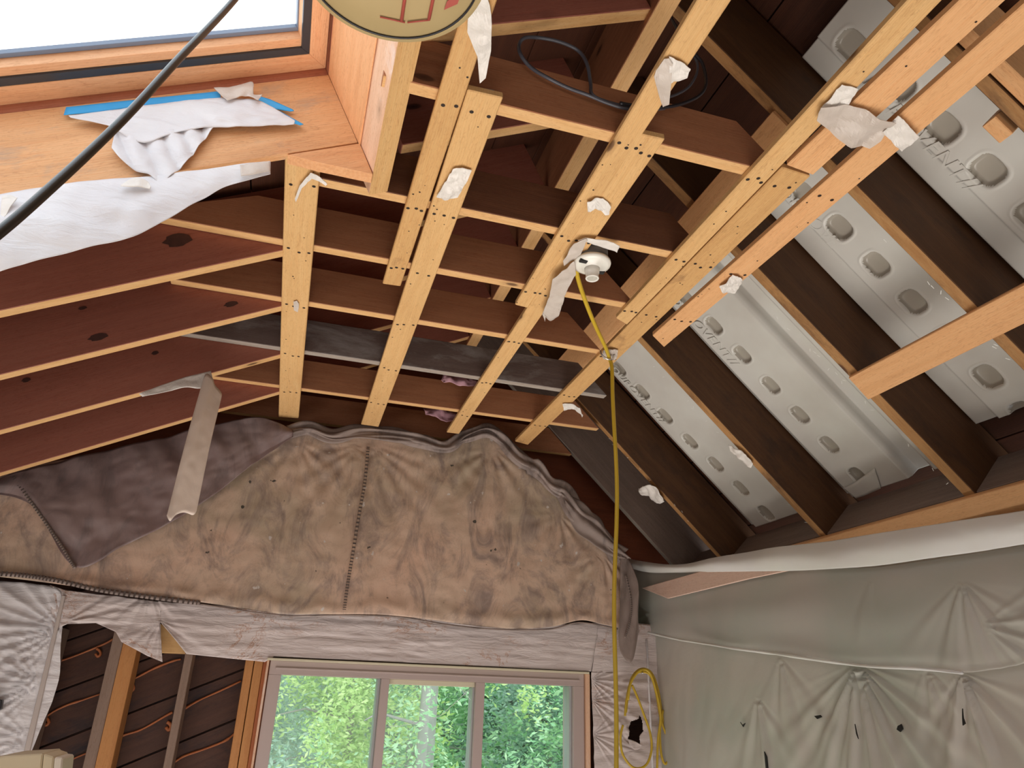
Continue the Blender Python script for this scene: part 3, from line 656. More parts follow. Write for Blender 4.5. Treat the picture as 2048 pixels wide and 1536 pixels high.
# tail hanging at the corner
tail = empty('canvas_tail', m(pv(1255, 1320, YT-.03))); tag(tail, 'narrow stitched tail of canvas hanging in the corner right of the yellow cord', 'canvas tail')
sheet('cloth', [((1238, 1112), (1236, 1255)), ((1250, 1112), (1240, 1300)), ((1262, 1125), (1254, 1325)), ((1272, 1160), (1268, 1310)), ((1274, 1200), (1278, 1262))], lambda x, y: pv(x, y, YT-.03),
      lambda u, v, p: .012*math.sin(u*9+v*3)+.004*nz(p, 25)+.01, TARPR, tail, 8, 30)
gap_seam('hem', [(1252, 1150), (1262, 1200), (1260, 1240), (1250, 1275)], .009, TARPR, tail, YT-.045)
# ================================================================== FILM ON THE END WALL
YP = 2.92
def stretch(amp, fx, fz, s):
    return lambda u, v, p: amp*abs(nz(Vector((p.x*fx, 0, p.z*fz)), 1, s))+amp*.5*nz(Vector((p.x*fx*1.9, 0, p.z*fz*2.2)), 1, s+7)+.001
def radial(anchors, amp, base_, plane='xz', R=.16):
    def d(u, v, p):
        t = base_(u, v, p); X, Z = (p.x, p.z) if plane == 'xz' else (p.y, p.z)
        for cx, cz, k, a0, a1, A in anchors:
            dx_, dz_ = X-cx, Z-cz; r = math.hypot(dx_, dz_); th = math.atan2(dz_, dx_)
            c = (a0+a1)/2; w = (a1-a0)/2; q_ = (th-c+math.pi) % (2*math.pi)-math.pi
            if abs(q_) < w:
                t += amp*A*math.exp(-r/(R*2.2))*min(1, r/.03)*(math.cos(k*q_+3*nz(p, 2))+.4*math.cos(k*2.1*q_+1))*math.cos(q_/w*math.pi/2)
        return t
    return d
film1 = [((100, 1170), (105, 1262)), ((130, 1180), (135, 1248)), ((190, 1188), (192, 1246)), ((235, 1192), (232, 1264)), ((262, 1196), (243, 1284)), ((290, 1199), (295, 1312)), ((315, 1202), (325, 1324)), ((322, 1203), (320, 1243)),
         ((345, 1205), (347, 1275)), ((380, 1206), (373, 1308)), ((450, 1212), (450, 1316)), ((540, 1222), (530, 1324)), ((560, 1225), (548, 1313)), ((700, 1228), (700, 1320)), ((850, 1236), (850, 1327)), ((1000, 1250), (1000, 1334)), ((1130, 1248), (1120, 1340)),
         ((1200, 1245), (1182, 1343))]
fc = []
for (x, y, k, a0, a1, A) in ((320, 1242, 18, -3.1, .3, 1), (300, 1180, 14, -3.1, 0, .7), (130, 1245, 16, -.6, 1.2, 1), (820, 1330, 22, 0, 3.1, .8)):
    cx, cz = mw_(x, y, YP); fc.append((cx, cz, k, a0, a1, A))
fl1 = sheet('plastic_sheet', film1, lambda x, y: pv(x, y, YP), radial(fc, .006, stretch(.006, 2.5, 22, 3)), POLYE, nu=12, nv=34, spl=False, thick=.0008)
tag(fl1, 'taupe rust-stained plastic band between the canvas and the window, torn at its left end', 'plastic sheet')
fc2 = []
for (x, y, k, a0, a1, A) in ((125, 1262, 26, 1.8, 4.4, 1.2), (82, 1372, 26, 1.8, 4.4, 1.2), (60, 1480, 20, 2, 4.2, 1), (100, 1310, 16, 2, 4.2, .6)):
    cx, cz = mw_(x, y, YP); fc2.append((cx, cz, k, a0, a1, A))
fl2 = sheet('plastic_sheet', [((-90, 1160), (-150, 1600)), ((0, 1162), (-40, 1600)), ((70, 1168), (10, 1600)), ((118, 1180), (38, 1590)), ((126, 1225), (58, 1520)), ((122, 1290), (80, 1462)), ((121, 1330), (104, 1405)), ((120, 1345), (118, 1360))], lambda x, y: pv(x, y, YP),
            radial(fc2, .011, stretch(.007, 3, 16, 8)), POLYS, nu=12, nv=90, thick=.0008)
tag(fl2, 'silvery wrinkled plastic sheet at lower left, stapled behind the lath', 'plastic sheet')
cxs = [pv(124, 1190, YP-.012), pv(130.5, 1191, YP-.012), pv(50, 1545, YP-.012), pv(37, 1545, YP-.012)]
o = prism('lath', [cxs[3], cxs[2], cxs[1], cxs[0]], (0, .010, 0), PALE2 if False else plain('lath_painted', (.62, .54, .50), .6, nse=(8, (.52, .45, .42))), axis=(cxs[0]-cxs[3])); tag(o, 'narrow pale lath nailed over the silver plastic at lower left', 'lath')
def inpoly(poly):
    def f(x, y):
        c = False; n = len(poly)
        for i in range(n):
            (x1, y1), (x2, y2) = poly[i], poly[(i+1) % n]
            if (y1 > y) != (y2 > y) and x < (x2-x1)*(y-y1)/(y2-y1)+x1: c = not c
        return c
    return f
hole = inpoly([(1280, 1430), (1284, 1446), (1286, 1462), (1278, 1472), (1280, 1488), (1262, 1484), (1256, 1478), (1258, 1455), (1262, 1443), (1274, 1438)])
fc3 = []
for (x, y, k, a0, a1, A) in ((1182, 1360, 20, -1.2, 1.2, 1), (1183, 1400, 20, -1.2, 1.2, 1), (1184, 1470, 20, -1.2, 1.2, .8), (1270, 1500, 12, 1, 4, .6)):
    cx, cz = mw_(x, y, YP); fc3.append((cx, cz, k, a0, a1, A))
fl3 = sheet('plastic_sheet', [((1198, 1244), (1183, 1345)), ((1240, 1244), (1240, 1347)), ((1312, 1250), (1315, 1349))], lambda x, y: pv(x, y, YP), stretch(.006, 3, 20, 6), POLYE, nu=16, nv=24, thick=.0008)
tag(fl3, 'small taupe plastic piece under the canvas tail in the corner', 'plastic sheet')
fl4 = sheet('plastic_sheet', [((1182, 1344), (1192, 1640)), ((1240, 1346), (1252, 1640)), ((1315, 1348), (1330, 1640))], lambda x, y: pv(x, y, YP), radial(fc3, .007, stretch(.005, 3, 16, 2)), POLYE, nu=70, nv=200, hole=hole, thick=.0008)
tag(fl4, 'taupe plastic strip right of the window with a torn hole', 'plastic sheet')
o = sheet('torn_flap', [((1256, 1478), (1258, 1490)), ((1268, 1482), (1270, 1500)), ((1282, 1490), (1284, 1494))], lambda x, y: pv(x, y, YP-.01), crumple(.004, 30), POLYE, fl4, 6, 6)
# ================================================================== FILM ON THE RIGHT WALL
XP = 1.50
def my(x, y, X=XP): p = m(px_(x, y, X)); return p.y, p.z
fr = []
for (x, y, k, a0, a1, A, R) in ((1716, 1326, 19, 3.3, 6.1, 1.7, 1), (1560, 1312, 10, 3.6, 5.6, .7, 1), (1925, 1345, 11, 3.3, 5.9, 1.5, 1), (1518, 1392, 10, 3.6, 5.8, .8, 1), (1850, 1330, 12, 3.6, 5.6, .6, 1)):
    cy_, cz_ = my(x, y); fr.append((cy_, cz_, k, a0, a1, A))
lowd = radial(fr, .0075, lambda u, v, p: .008*nz(Vector((0, p.y*1.2, p.z)), 2.2, 3)+.004*abs(nz(Vector((0, p.y, p.z*.5)), 9, 1)), 'yz', .32)
slit = inpoly([(1709, 1448), (1716, 1462), (1722, 1505), (1726, 1520), (1714, 1478)])
slit2 = inpoly([(1528, 1500), (1534, 1525), (1536, 1545), (1532, 1545), (1529, 1520)])
tear = inpoly([(1924, 1415), (1926, 1435), (1932, 1447), (1926, 1452), (1923, 1436)])
knot_h = inpoly([(1794, 1438), (1806, 1436), (1808, 1462), (1797, 1466), (1790, 1455)])
rw = sheet('plastic_sheet', [((1262, 1200), (1322, 1640)), ((1300, 1230), (1345, 1640)), ((1400, 1270), (1430, 1640)), ((1540, 1295), (1550, 1640)), ((1700, 1310), (1710, 1640)), ((1900, 1310), (1900, 1640)), ((2140, 1290), (2140, 1640)), ((2700, 1230), (2700, 1760))], lambda x, y: px_(x, y, XP), lowd, POLYR, nu=44, nv=150,
           nrm=(-1, 0, 0), thick=.0006)
for poly in ([(1709, 1448), (1712, 1462), (1716, 1478), (1712, 1468)], [(1528, 1503), (1533, 1514), (1536, 1545), (1532, 1545)], [(1924, 1417), (1926, 1436), (1930, 1447), (1925, 1451), (1924, 1436)], [(1795, 1452), (1802, 1448), (1805, 1458), (1800, 1464), (1793, 1459)], [(1628, 1432), (1640, 1430), (1643, 1434), (1634, 1438)], [(1480, 1444), (1484, 1450), (1490, 1446), (1486, 1454)], [(1934, 1328), (1962, 1328), (1962, 1332), (1938, 1333)]):
    prism('tear', [px_(x, y, XP-.011) for x, y in poly], (.003, 0, 0), DARK, rw, 0)
tag(rw, 'lower grey-green plastic sheet on the right wall, fanned folds below the hem, small tears', 'plastic sheet')
fr2 = []
for (x, y, k, a0, a1, A) in ((1925, 1160, 14, 3.3, 6, 1.2), (1965, 1248, 16, 2.5, 4.6, 1.0), (1300, 1225, 12, -.8, .6, 1), (1735, 1150, 8, 4, 5.6, .6)):
    cy_, cz_ = my(x, y, 1.47); fr2.append((cy_, cz_, k, a0, a1, A))
def midd(u, v, p):
    return .022*math.sin(min(1, v*1.05)*math.pi)*(.5+.6*u)+.010*nz(Vector((0, p.y, p.z)), 2.4, 12)+.005*nz(Vector((0, p.y*.5, p.z*2.5)), 4, 12)
mid = sheet('plastic_sheet', [((1250, 1118), (1276, 1262)), ((1320, 1134), (1345, 1277)), ((1420, 1136), (1430, 1292)), ((1520, 1136), (1540, 1306)), ((1620, 1134), (1640, 1318)), ((1740, 1135), (1740, 1332)), ((1840, 1123), (1840, 1336)), ((1940, 1108), (1935, 1345)), ((2050, 1090), (2040, 1330)), ((2140, 1075), (2140, 1310)), ((2700, 985), (2700, 1270))], lambda x, y: px_(x, y, 1.48),
            radial(fr2, .004, midd, 'yz', .3), POLYM, nu=24, nv=60, nrm=(-1, 0, 0), thick=.0006)
tag(mid, 'middle plastic sheet on the right wall, billowing, with a hem swagging across', 'plastic sheet')
hem = tube('hem_fold', spline([m(px_(x, y, 1.465)) for x, y in ((1276, 1260), (1345, 1276), (1430, 1291), (1540, 1306), (1640, 1320), (1740, 1333), (1840, 1337), (1925, 1346))], 8), .005, POLYB, mid, 8, rough=.6)
band = sheet('plastic_sheet', [((1236, 1113), (1244, 1130)), ((1290, 1124), (1300, 1146)), ((1360, 1130), (1375, 1146)), ((1460, 1112), (1470, 1145)), ((1560, 1097), (1570, 1144)), ((1700, 1078), (1720, 1137)), ((1850, 1056), (1850, 1122)), ((2048, 1026), (2048, 1092)), ((2140, 1012), (2140, 1078)), ((2700, 925), (2700, 1000))], lambda x, y: px_(x, y, 1.462),
             lambda u, v, p: .012+.016*math.sin(v*math.pi)+.012*nz(Vector((0, p.y, p.z*2)), 3, 4)+.003*abs(nz(p, 18)), POLYB, nu=20, nv=24, nrm=(-1, 0, .2), thick=.0008)
tag(band, 'top plastic band on the right wall, pale and tight, stapled under the lowest strap', 'plastic sheet')
# wood plate behind the film, showing through
o = prism('wall_plate', [px_(1283, 1176, 1.452), px_(1335, 1197, 1.452), px_(1500, 1157, 1.452), px_(1640, 1128, 1.452), px_(1500, 1128, 1.452), px_(1400, 1143, 1.452)], (.008, 0, 0), wood('plate_pinkish', (.86, .66, .56), (.80, .58, .48), (.66, .44, .34), knots=False), axis=Vector((0, 1, 0))); tag(o, 'pale pinkish board strip across the right wall plastic near the corner', 'board')
o = tube('corner_bead', [m(pv(1293, 1279, YP-.005)), m(pv(1297, 1360, YP-.005)), m(pv(1308, 1600, YP-.005))], .006, POLYS, seg=6); tag(o, 'pale folded plastic edge running down the room corner', 'fold')

# ================================================================== FILM AND TAPE AT THE SKYLIGHT
YS_ = 1.235
o = sheet('plastic_sheet', [((-60, 398), (-60, 560)), ((0, 388), (0, 543)), ((90, 375), (100, 515)), ((180, 364), (180, 494)), ((270, 355), (262, 474)), ((350, 345), (335, 437)), ((420, 338), (400, 400)), ((480, 330), (455, 372)), ((541, 321), (541, 348))], lambda x, y: pv(x, y, YS_),
          lambda u, v, p: .02*math.sin(v*math.pi)*(1-u)+.007*nz(Vector((p.x*2, 0, p.z*9)), 2, 4)+.003*nz(p, 20), POLYW, nu=14, nv=40)
tag(o, 'white plastic sheet draped below the skylight shaft at left', 'plastic sheet')
o = sheet('tape_strip', [((133, 216), (128, 232)), ((200, 209), (205, 225)), ((300, 198), (300, 212)), ((432, 185), (434, 200)), ((440, 186), (442, 198))], lambda x, y: pv(x, y, 1.242), crumple(.001, 12), BLUE, nu=6, nv=4, spl=False)
tag(o, 'blue painter tape strip along the skylight shaft above the torn plastic', 'tape')
o = sheet('tape_strip', [((505, 190), (512, 200)), ((540, 200), (540, 218)), ((585, 220), (580, 224)), ((588, 223), (582, 224))], lambda x, y: pv(x, y, 1.242), crumple(.001, 12), BLUE, nu=6, nv=4, spl=False)
tag(o, 'upper short pointed end of blue tape at the skylight shaft', 'tape')
o = sheet('tape_strip', [((560, 224), (545, 226)), ((580, 235), (572, 243)), ((607, 250), (600, 252))], lambda x, y: pv(x, y, 1.242), crumple(.001, 12), BLUE, nu=6, nv=4, spl=False)
tag(o, 'lower blue tape sliver pointing right at the skylight shaft', 'tape')
def tornd(u, v, p): return .004+.006*abs(nz(Vector((p.x*2, 0, p.z*5)), 6, 1))+.003*nz(p, 30)
o = sheet('torn_plastic', [((138, 234), (142, 238)), ((200, 226), (215, 254)), ((270, 217), (265, 282)), ((340, 208), (300, 287)), ((432, 198), (350, 268)), ((470, 200), (420, 258)), ((520, 205), (480, 256)), ((560, 226), (550, 253)), ((590, 246), (588, 252))], lambda x, y: pv(x, y, 1.238), tornd, POLYW, nu=10, nv=16)
tag(o, 'torn white plastic hanging from the blue tape at the skylight shaft', 'plastic scrap')
o = sheet('torn_plastic', [((232, 262), (225, 302)), ((270, 270), (245, 325)), ((320, 268), (275, 345)), ((360, 262), (300, 355)), ((400, 260), (325, 368)), ((430, 257), (372, 330))], lambda x, y: pv(x, y, 1.243),
          lambda u, v, p: .002+.009*abs(math.sin((p.x*.8+p.z*.5)*75))+.002*nz(p, 40), POLYW, nu=10, nv=24)
tag(o, 'crinkled lower tongue of torn white plastic at the skylight shaft', 'plastic scrap')
def tape(label, pairs, plane, mat=TAPEW, amp=.005, f=26, nrm=(0, 0, -1), name='tape_scrap', nv=16, nu=5):
    o = sheet(name, pairs, plane, crumple(amp, f, random.random()*9), mat, nu=nu, nv=nv, nrm=nrm, smooth=False, spl=False); tag(o, label, 'tape'); return o
ZT = ZS-.002
sp = lambda x, y: pz(x, y, ZT)
o = sheet('tape_scrap', [((428, 178), (455, 205)), ((465, 175), (475, 198)), ((505, 167), (495, 195)), ((506, 190), (515, 205)), ((525, 192), (520, 198))], lambda x, y: pv(x, y, 1.232), crumple(.008, 22), TAPET, nu=6, nv=10); tag(o, 'translucent crumpled tape piece on the blue tape of the skylight shaft', 'tape')
o = sheet('tape_scrap', [((243, 373), (243, 376)), ((270, 358), (262, 378)), ((295, 364), (290, 378)), ((302, 376), (300, 380))], lambda x, y: pv(x, y, 1.225), crumple(.005, 22), TAPEW, nu=6, nv=8); tag(o, 'small white tape tuft on top edge of the draped white plastic', 'tape')
o = sheet('tape_scrap', [((5, 395), (2, 450)), ((20, 392), (8, 440)), ((36, 398), (12, 436))], lambda x, y: pv(x, y, 1.225), crumple(.004, 22), TAPEW, nu=6, nv=10); tag(o, 'white tape tail on the draped plastic at the left edge', 'tape')
o = sheet('tape_scrap', [((480, 332), (482, 354)), ((510, 328), (510, 350)), ((539, 326), (541, 344))], lambda x, y: pv(x, y, 1.225), crumple(.003, 22), TAPET, nu=6, nv=8); tag(o, 'clear tape holding the right tip of the draped white plastic', 'tape')
tape('torn white tape hanging from the knotty strap at the top edge', [((938, -15), (935, 62)), ((960, -12), (955, 110)), ((975, -10), (960, 162)), ((980, 5), (972, 148)), ((984, 40), (982, 100))], sp, TAPEW, .008, 18, nv=24)
tape('squarish white tape patch on the third ceiling strap', [((906, 334), (873, 390)), ((925, 331), (890, 398)), ((944, 338), (916, 392))], sp, TAPEW, .006, 30)
tape('folded translucent tape on the long strap above the cable coil', [((1312, 138), (1308, 150)), ((1328, 115), (1318, 190)), ((1338, 112), (1326, 212)), ((1345, 120), (1338, 205))], sp, TAPET, .006, 22)
tape('white triangular tape over the long strap above the cable coil', [((1338, 110), (1338, 165)), ((1360, 118), (1350, 160)), ((1381, 134), (1374, 152))], sp, TAPEW, .005, 30)
tape('small white tape tuft on the strap splice above the lamp holder', [((1174, 400), (1176, 420)), ((1190, 393), (1190, 410)), ((1206, 395), (1210, 424)), ((1222, 408), (1218, 424))], sp, TAPEW, .007, 30)
tape('white tape square on the left strap of the big tape bandage', [((1683, 165), (1640, 215)), ((1700, 170), (1665, 225)), ((1716, 176), (1690, 215))], sp, TAPEW, .005, 26)
tape('broad translucent tape bandage joining three ceiling straps at upper right', [((1640, 205), (1632, 232)), ((1690, 205), (1665, 262)), ((1730, 215), (1700, 285)), ((1765, 226), (1738, 290)), ((1790, 235), (1760, 275))], lambda x, y: pz(x, y, ZT-.003), TAPET, .012, 12, nv=18)
tape('crumpled white tape block at the right end of the tape bandage', [((1795, 227), (1765, 262)), ((1815, 245), (1785, 282)), ((1838, 270), (1803, 300))], lambda x, y: pz(x, y, ZT-.006), TAPEW, .008, 26)
tape('white tape scrap near the free end of the rightmost ceiling strap', [((1465, 548), (1438, 570)), ((1475, 548), (1448, 582)), ((1486, 556), (1470, 585))], sp, TAPEW, .010, 30)
tape('thin white tape curl at the top of the leftmost ceiling strap', [((590, 395), (592, 402)), ((600, 368), (604, 374)), ((622, 342), (624, 354)), ((640, 352), (638, 360)), ((655, 366), (652, 368))], lambda x, y: pz(x, y, ZT-.004), TAPEW, .004, 30)
tape('tiny clear tape spot halfway down the leftmost ceiling strap', [((587, 602), (588, 618)), ((594, 600), (596, 622)), ((598, 606), (598, 612))], sp, TAPET, .002, 30)
tape('small white tape tail on the last strap above the canvas corner', [((1125, 806), (1128, 818)), ((1145, 805), (1148, 816)), ((1160, 815), (1160, 824)), ((1166, 830), (1164, 832))], sp, TAPEW, .006, 30)
o = sheet('scrap', [((1278, 976), (1282, 984)), ((1300, 966), (1298, 990)), ((1318, 978), (1310, 1003)), ((1330, 1002), (1322, 1006))], lambda x, y: pR(x, y, -.012), crumple(.012, 24), TAPEW, nrm=(-.7, 0, -.7), nu=6, nv=10); tag(o, 'crumpled white scrap stapled on the thin steep rafter', 'scrap')
o = sheet('scrap', [((1458, 888), (1462, 902)), ((1475, 895), (1476, 912)), ((1490, 905), (1492, 926)), ((1508, 925), (1504, 934))], lambda x, y: pR(x, y, -.006), crumple(.007, 34), TAPEW, nrm=(-.7, 0, -.7), nu=6, nv=8); tag(o, 'shredded white scrap on the orange-brown steep rafter', 'scrap')
# hanging beige tape strip
ht = empty('hanging_tape', m(pv(420, 745, 2.21))); tag(ht, 'long beige tape strip hanging from the left rafter over the canvas', 'tape')
sheet('hanging_strip', [((402, 775), (333, 1030)), ((412, 750), (340, 1042)), ((425, 757), (352, 1030)), ((430, 770), (368, 1024)), ((443, 785), (385, 1028)), ((440, 800), (392, 1020))], lambda x, y: pv(x, y, 2.2), lambda u, v, p: .01*math.sin(u*5)+.012*math.sin(v*4)+.0015*nz(p, 40), TAPEB, ht, 6, 40)
sheet('taped_leg', [((278, 788), (285, 794)), ((320, 772), (330, 785)), ((370, 755), (370, 776)), ((404, 747), (400, 778)), ((422, 742), (428, 770))], lambda x, y: pv(x, y, 2.205), crumple(.003, 20), TAPEW, ht, 6, 10)
# staples
def staples(pts, plane, par, n0):
    bm = bmesh.new()
    for x, y in pts:
        c = m(plane(x, y))+Vector(n0)*.003; t = Vector((random.uniform(-1, 1), random.uniform(-1, 1), random.uniform(-1, 1))); t = (t-Vector(n0)*t.dot(Vector(n0))).normalized(); s = t.cross(Vector(n0))
        vs = [bm.verts.new(c+t*(.006*a_)+s*(.0009*b_)) for a_, b_ in ((-1, -1), (1, -1), (1, 1), (-1, 1))]; bm.faces.new(vs)
    me = bpy.data.meshes.new('staples'); bm.to_mesh(me); bm.free(); o = link('staples', me, STEEL_W, par); o['kind'] = 'stuff'; return o
STEEL_W = plain('staple_white', (.85, .85, .82), .4)
nR = -WR
for k, (a0, b0, a1, b1, n) in {3: (1290, 715, 1635, 1065, 9), 2: (1530, 610, 1910, 980, 14), 4: (1170, 825, 1430, 1095, 9), 1: (1760, 470, 2040, 740, 8)}.items():
    staples([(a0+(a1-a0)*t+random.uniform(-3, 3), b0+(b1-b0)*t+random.uniform(-3, 3)) for t in [random.random() for _ in range(n)]], lambda x, y: pR(x, y, 0), rr[k], nR)

# ================================================================== VENT BAFFLES (moulded foam)
def baffle(label, y0, y1, s0, s1, w0, profile, dimples, dr, ns=330, ny=96, words=None):
    D = [inR(pR(x, y, w0-.02))[:2] for x, y in dimples]; ny = int((y1-y0)/.0031)
    bm = bmesh.new(); G = []
    def h(t):
        for (a_, b_), (c_, d_) in zip(profile, profile[1:]):
            if a_ <= t <= c_:
                k = (t-a_)/(c_-a_) if c_ > a_ else 0; k = k*k*(3-2*k); return b_+(d_-b_)*k
        return profile[-1][1]
    L = s1-s0; sag = random.uniform(.004, .01)
    for i in range(ns+1):
        s = s0+L*i/ns; row = []
        for j in range(ny+1):
            t = j/ny; y = y0+(y1-y0)*t; d = h(t)+sag*math.sin(math.pi*i/ns)*.5
            for ds, dy in D:
                q_ = (abs((s-ds)/dr[0])**3+abs((y-dy)/dr[1])**3)**(1/3)
                if q_ < 1.25: d -= .014*(1-min(1, max(0, (q_-.78)/.24)))**.8*(.75+.25*(1-q_**2)) - .0015*math.exp(-((q_-1.12)/.07)**2)
            row.append(bm.verts.new(m(FR(s, y, w0-d))))
        G.append(row)
    for i in range(ns):
        for j in range(ny): bm.faces.new((G[i][j], G[i+1][j], G[i+1][j+1], G[i][j+1]))
    bmesh.ops.recalc_face_normals(bm, faces=bm.faces)
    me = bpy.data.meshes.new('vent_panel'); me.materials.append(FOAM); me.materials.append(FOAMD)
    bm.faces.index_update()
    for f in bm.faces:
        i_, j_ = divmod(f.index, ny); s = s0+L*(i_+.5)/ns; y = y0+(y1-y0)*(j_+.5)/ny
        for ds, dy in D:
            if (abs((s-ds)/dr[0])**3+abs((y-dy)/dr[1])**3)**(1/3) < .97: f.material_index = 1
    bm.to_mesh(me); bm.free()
    for f in me.polygons: f.use_smooth = True
    o = link('vent_panel', me, FOAM); md = o.modifiers.new('thickness', 'SOLIDIFY'); md.thickness = .003; md.offset = 0
    tag(o, label, 'vent panel')
    for txt, ts, ty, size, hh in (words or []):
        cu = bpy.data.curves.new('lettering', 'FONT'); cu.body = txt; cu.size = size; cu.extrude = .0016; cu.shear = .25; cu.space_character = 1.08
        t_ = bpy.data.objects.new('lettering_tmp', cu); col.objects.link(t_); bpy.context.view_layer.update()
        me2 = bpy.data.meshes.new_from_object(t_.evaluated_get(bpy.context.evaluated_depsgraph_get())); bpy.data.objects.remove(t_)
        e = link('lettering', me2, FOAM)
        X = UR; Z = -WR; Yv = Z.cross(X); M_ = Matrix((X, Yv, Z)).transposed().to_4x4(); M_.translation = m(FR(ts, ty, w0-hh-.0030-sag*.5*math.sin(math.pi*min(1, max(0, (ts+.12-s0)/L)))))
        e.matrix_world = M_; bpy.context.view_layer.update(); e.parent = o; e['label'] = 'embossed lettering'
        for k in range(3):
            pass
    return o
WB = .178
SGL = [(0, .030), (.70, .030), (.74, .030), (.745, .022), (.78, .014), (.97, .012), (1, 0)]
DBL = [(0, .0), (.04, 0), (.045, .010), (.13, .012), (.15, .032), (.26, .037), (.28, .030), (.295, .0), (.42, .0), (.435, .030), (.455, .037), (.90, .037), (.945, .014), (1, 0)]
NAR = [(0, .022), (.018, .022), (.03, .0), (.27, .0), (.29, .030), (.315, .037), (.88, .037), (.93, .015), (1, .004)]
sB = lambda x, y: inR(pR(x, y, WB-.02))
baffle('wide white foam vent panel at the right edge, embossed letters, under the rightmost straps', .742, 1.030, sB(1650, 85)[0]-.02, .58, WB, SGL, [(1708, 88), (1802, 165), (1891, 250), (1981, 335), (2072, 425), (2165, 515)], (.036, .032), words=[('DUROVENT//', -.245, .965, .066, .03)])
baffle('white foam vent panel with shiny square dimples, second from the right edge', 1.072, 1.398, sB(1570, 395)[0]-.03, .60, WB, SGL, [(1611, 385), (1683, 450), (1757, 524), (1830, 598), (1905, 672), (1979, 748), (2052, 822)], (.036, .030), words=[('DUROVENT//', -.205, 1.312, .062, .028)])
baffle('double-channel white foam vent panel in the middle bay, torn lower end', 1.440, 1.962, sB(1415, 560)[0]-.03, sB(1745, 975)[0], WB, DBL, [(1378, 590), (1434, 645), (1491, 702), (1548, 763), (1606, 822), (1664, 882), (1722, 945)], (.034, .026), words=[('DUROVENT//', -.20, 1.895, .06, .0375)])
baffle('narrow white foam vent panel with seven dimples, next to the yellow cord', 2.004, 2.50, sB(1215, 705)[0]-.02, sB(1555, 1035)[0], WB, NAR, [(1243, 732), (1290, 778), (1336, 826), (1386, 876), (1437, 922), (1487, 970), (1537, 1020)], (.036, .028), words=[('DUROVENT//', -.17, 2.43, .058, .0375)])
o = sheet('torn_end', [((1686, 975), (1713, 995)), ((1712, 962), (1730, 990)), ((1750, 935), (1763, 975))], lambda x, y: pR(x, y, WB-.04), crumple(.003, 14), FOAM, nrm=(-.7, 0, -.7), nu=6, nv=6); tag(o, 'torn foam corner hanging at the lower end of the double-channel vent panel', 'scrap')

# ================================================================== LAMP HOLDER
lc = pz(1184, 530, .968); L0 = m(lc)
lh = empty('lamp_holder', L0); tag(lh, 'white porcelain lamp holder without a bulb, on a grey ceiling box', 'lamp holder')
def lathe(name, prof, mat, par, seg=40, org=L0):
    bm = bmesh.new(); R_ = []
    for r, z in prof: R_.append([bm.verts.new(org+Vector((r*math.cos(2*math.pi*k/seg), r*math.sin(2*math.pi*k/seg), z))) for k in range(seg)])
    for a_, b_ in zip(R_, R_[1:]):
        for k in range(seg): bm.faces.new((a_[k], a_[(k+1) % seg], b_[(k+1) % seg], b_[k]))
    if prof[0][0] > 0: bm.faces.new(R_[0])
    if prof[-1][0] > 0: bm.faces.new(R_[-1][::-1])
    bmesh.ops.recalc_face_normals(bm, faces=bm.faces); me = bpy.data.meshes.new(name); bm.to_mesh(me); bm.free()
    for f in me.polygons: f.use_smooth = True
    return link(name, me, mat, par)
lathe('base', [(.030, .010), (.0565, .010), (.0575, .004), (.056, -.001), (.046, -.005), (.030, -.008), (.0242, -.014)], PORC, lh)
lathe('socket', [(.0242, -.012), (.0215, -.030), (.0195, -.034), (.0195, -.045), (.0205, -.047), (.0195, -.049), (.0155, -.049), (.0145, -.046), (.014, -.018)], PORC, lh)
lathe('contact', [(.004, -.019), (.0142, -.019), (.0142, -.018)], STEEL, lh, 16)
for sx, sy in ((.036, .02), (-.036, -.02)):
    boxm('mounting_slot', (L0.x+sx-.012, L0.y+sy-.007, L0.z-.0095), (L0.x+sx+.012, L0.y+sy+.007, L0.z-.002), DARK, lh, .001)
lathe('ceiling_box', [(.052, .012), (.052, .058), (.048, .060)], BOXM, lh, 8)
# tape draped on the box
o = sheet('tape_scrap', [((1126, 520), (1128, 530)), ((1140, 495), (1142, 520)), ((1155, 480), (1158, 510)), ((1172, 476), (1162, 505)), ((1175, 480), (1170, 482))], lambda x, y: pz(x, y, .975), crumple(.006, 20), TAPET, nrm=(0, 0, -1), nu=6, nv=10); tag(o, 'translucent tape wrapped on the left side of the ceiling box', 'tape')
o = sheet('tape_scrap', [((1156, 476), (1168, 480)), ((1180, 474), (1190, 488)), ((1210, 478), (1222, 498)), ((1240, 488), (1234, 503))], lambda x, y: pz(x, y, .978), crumple(.006, 20), TAPEW, nrm=(0, 0, -1), nu=6, nv=8); tag(o, 'white tape flap over the top of the ceiling box', 'tape')
o = sheet('hanging_tape', [((1105, 555), (1090, 640)), ((1118, 545), (1085, 625)), ((1132, 535), (1100, 638)), ((1148, 520), (1118, 628)), ((1152, 545), (1116, 612))], lambda x, y: pz(x, y, .965), crumple(.006, 16), TAPET, nrm=(0, 0, -1), nu=6, nv=24); tag(o, 'long translucent tape tail hanging left of the lamp holder', 'tape')

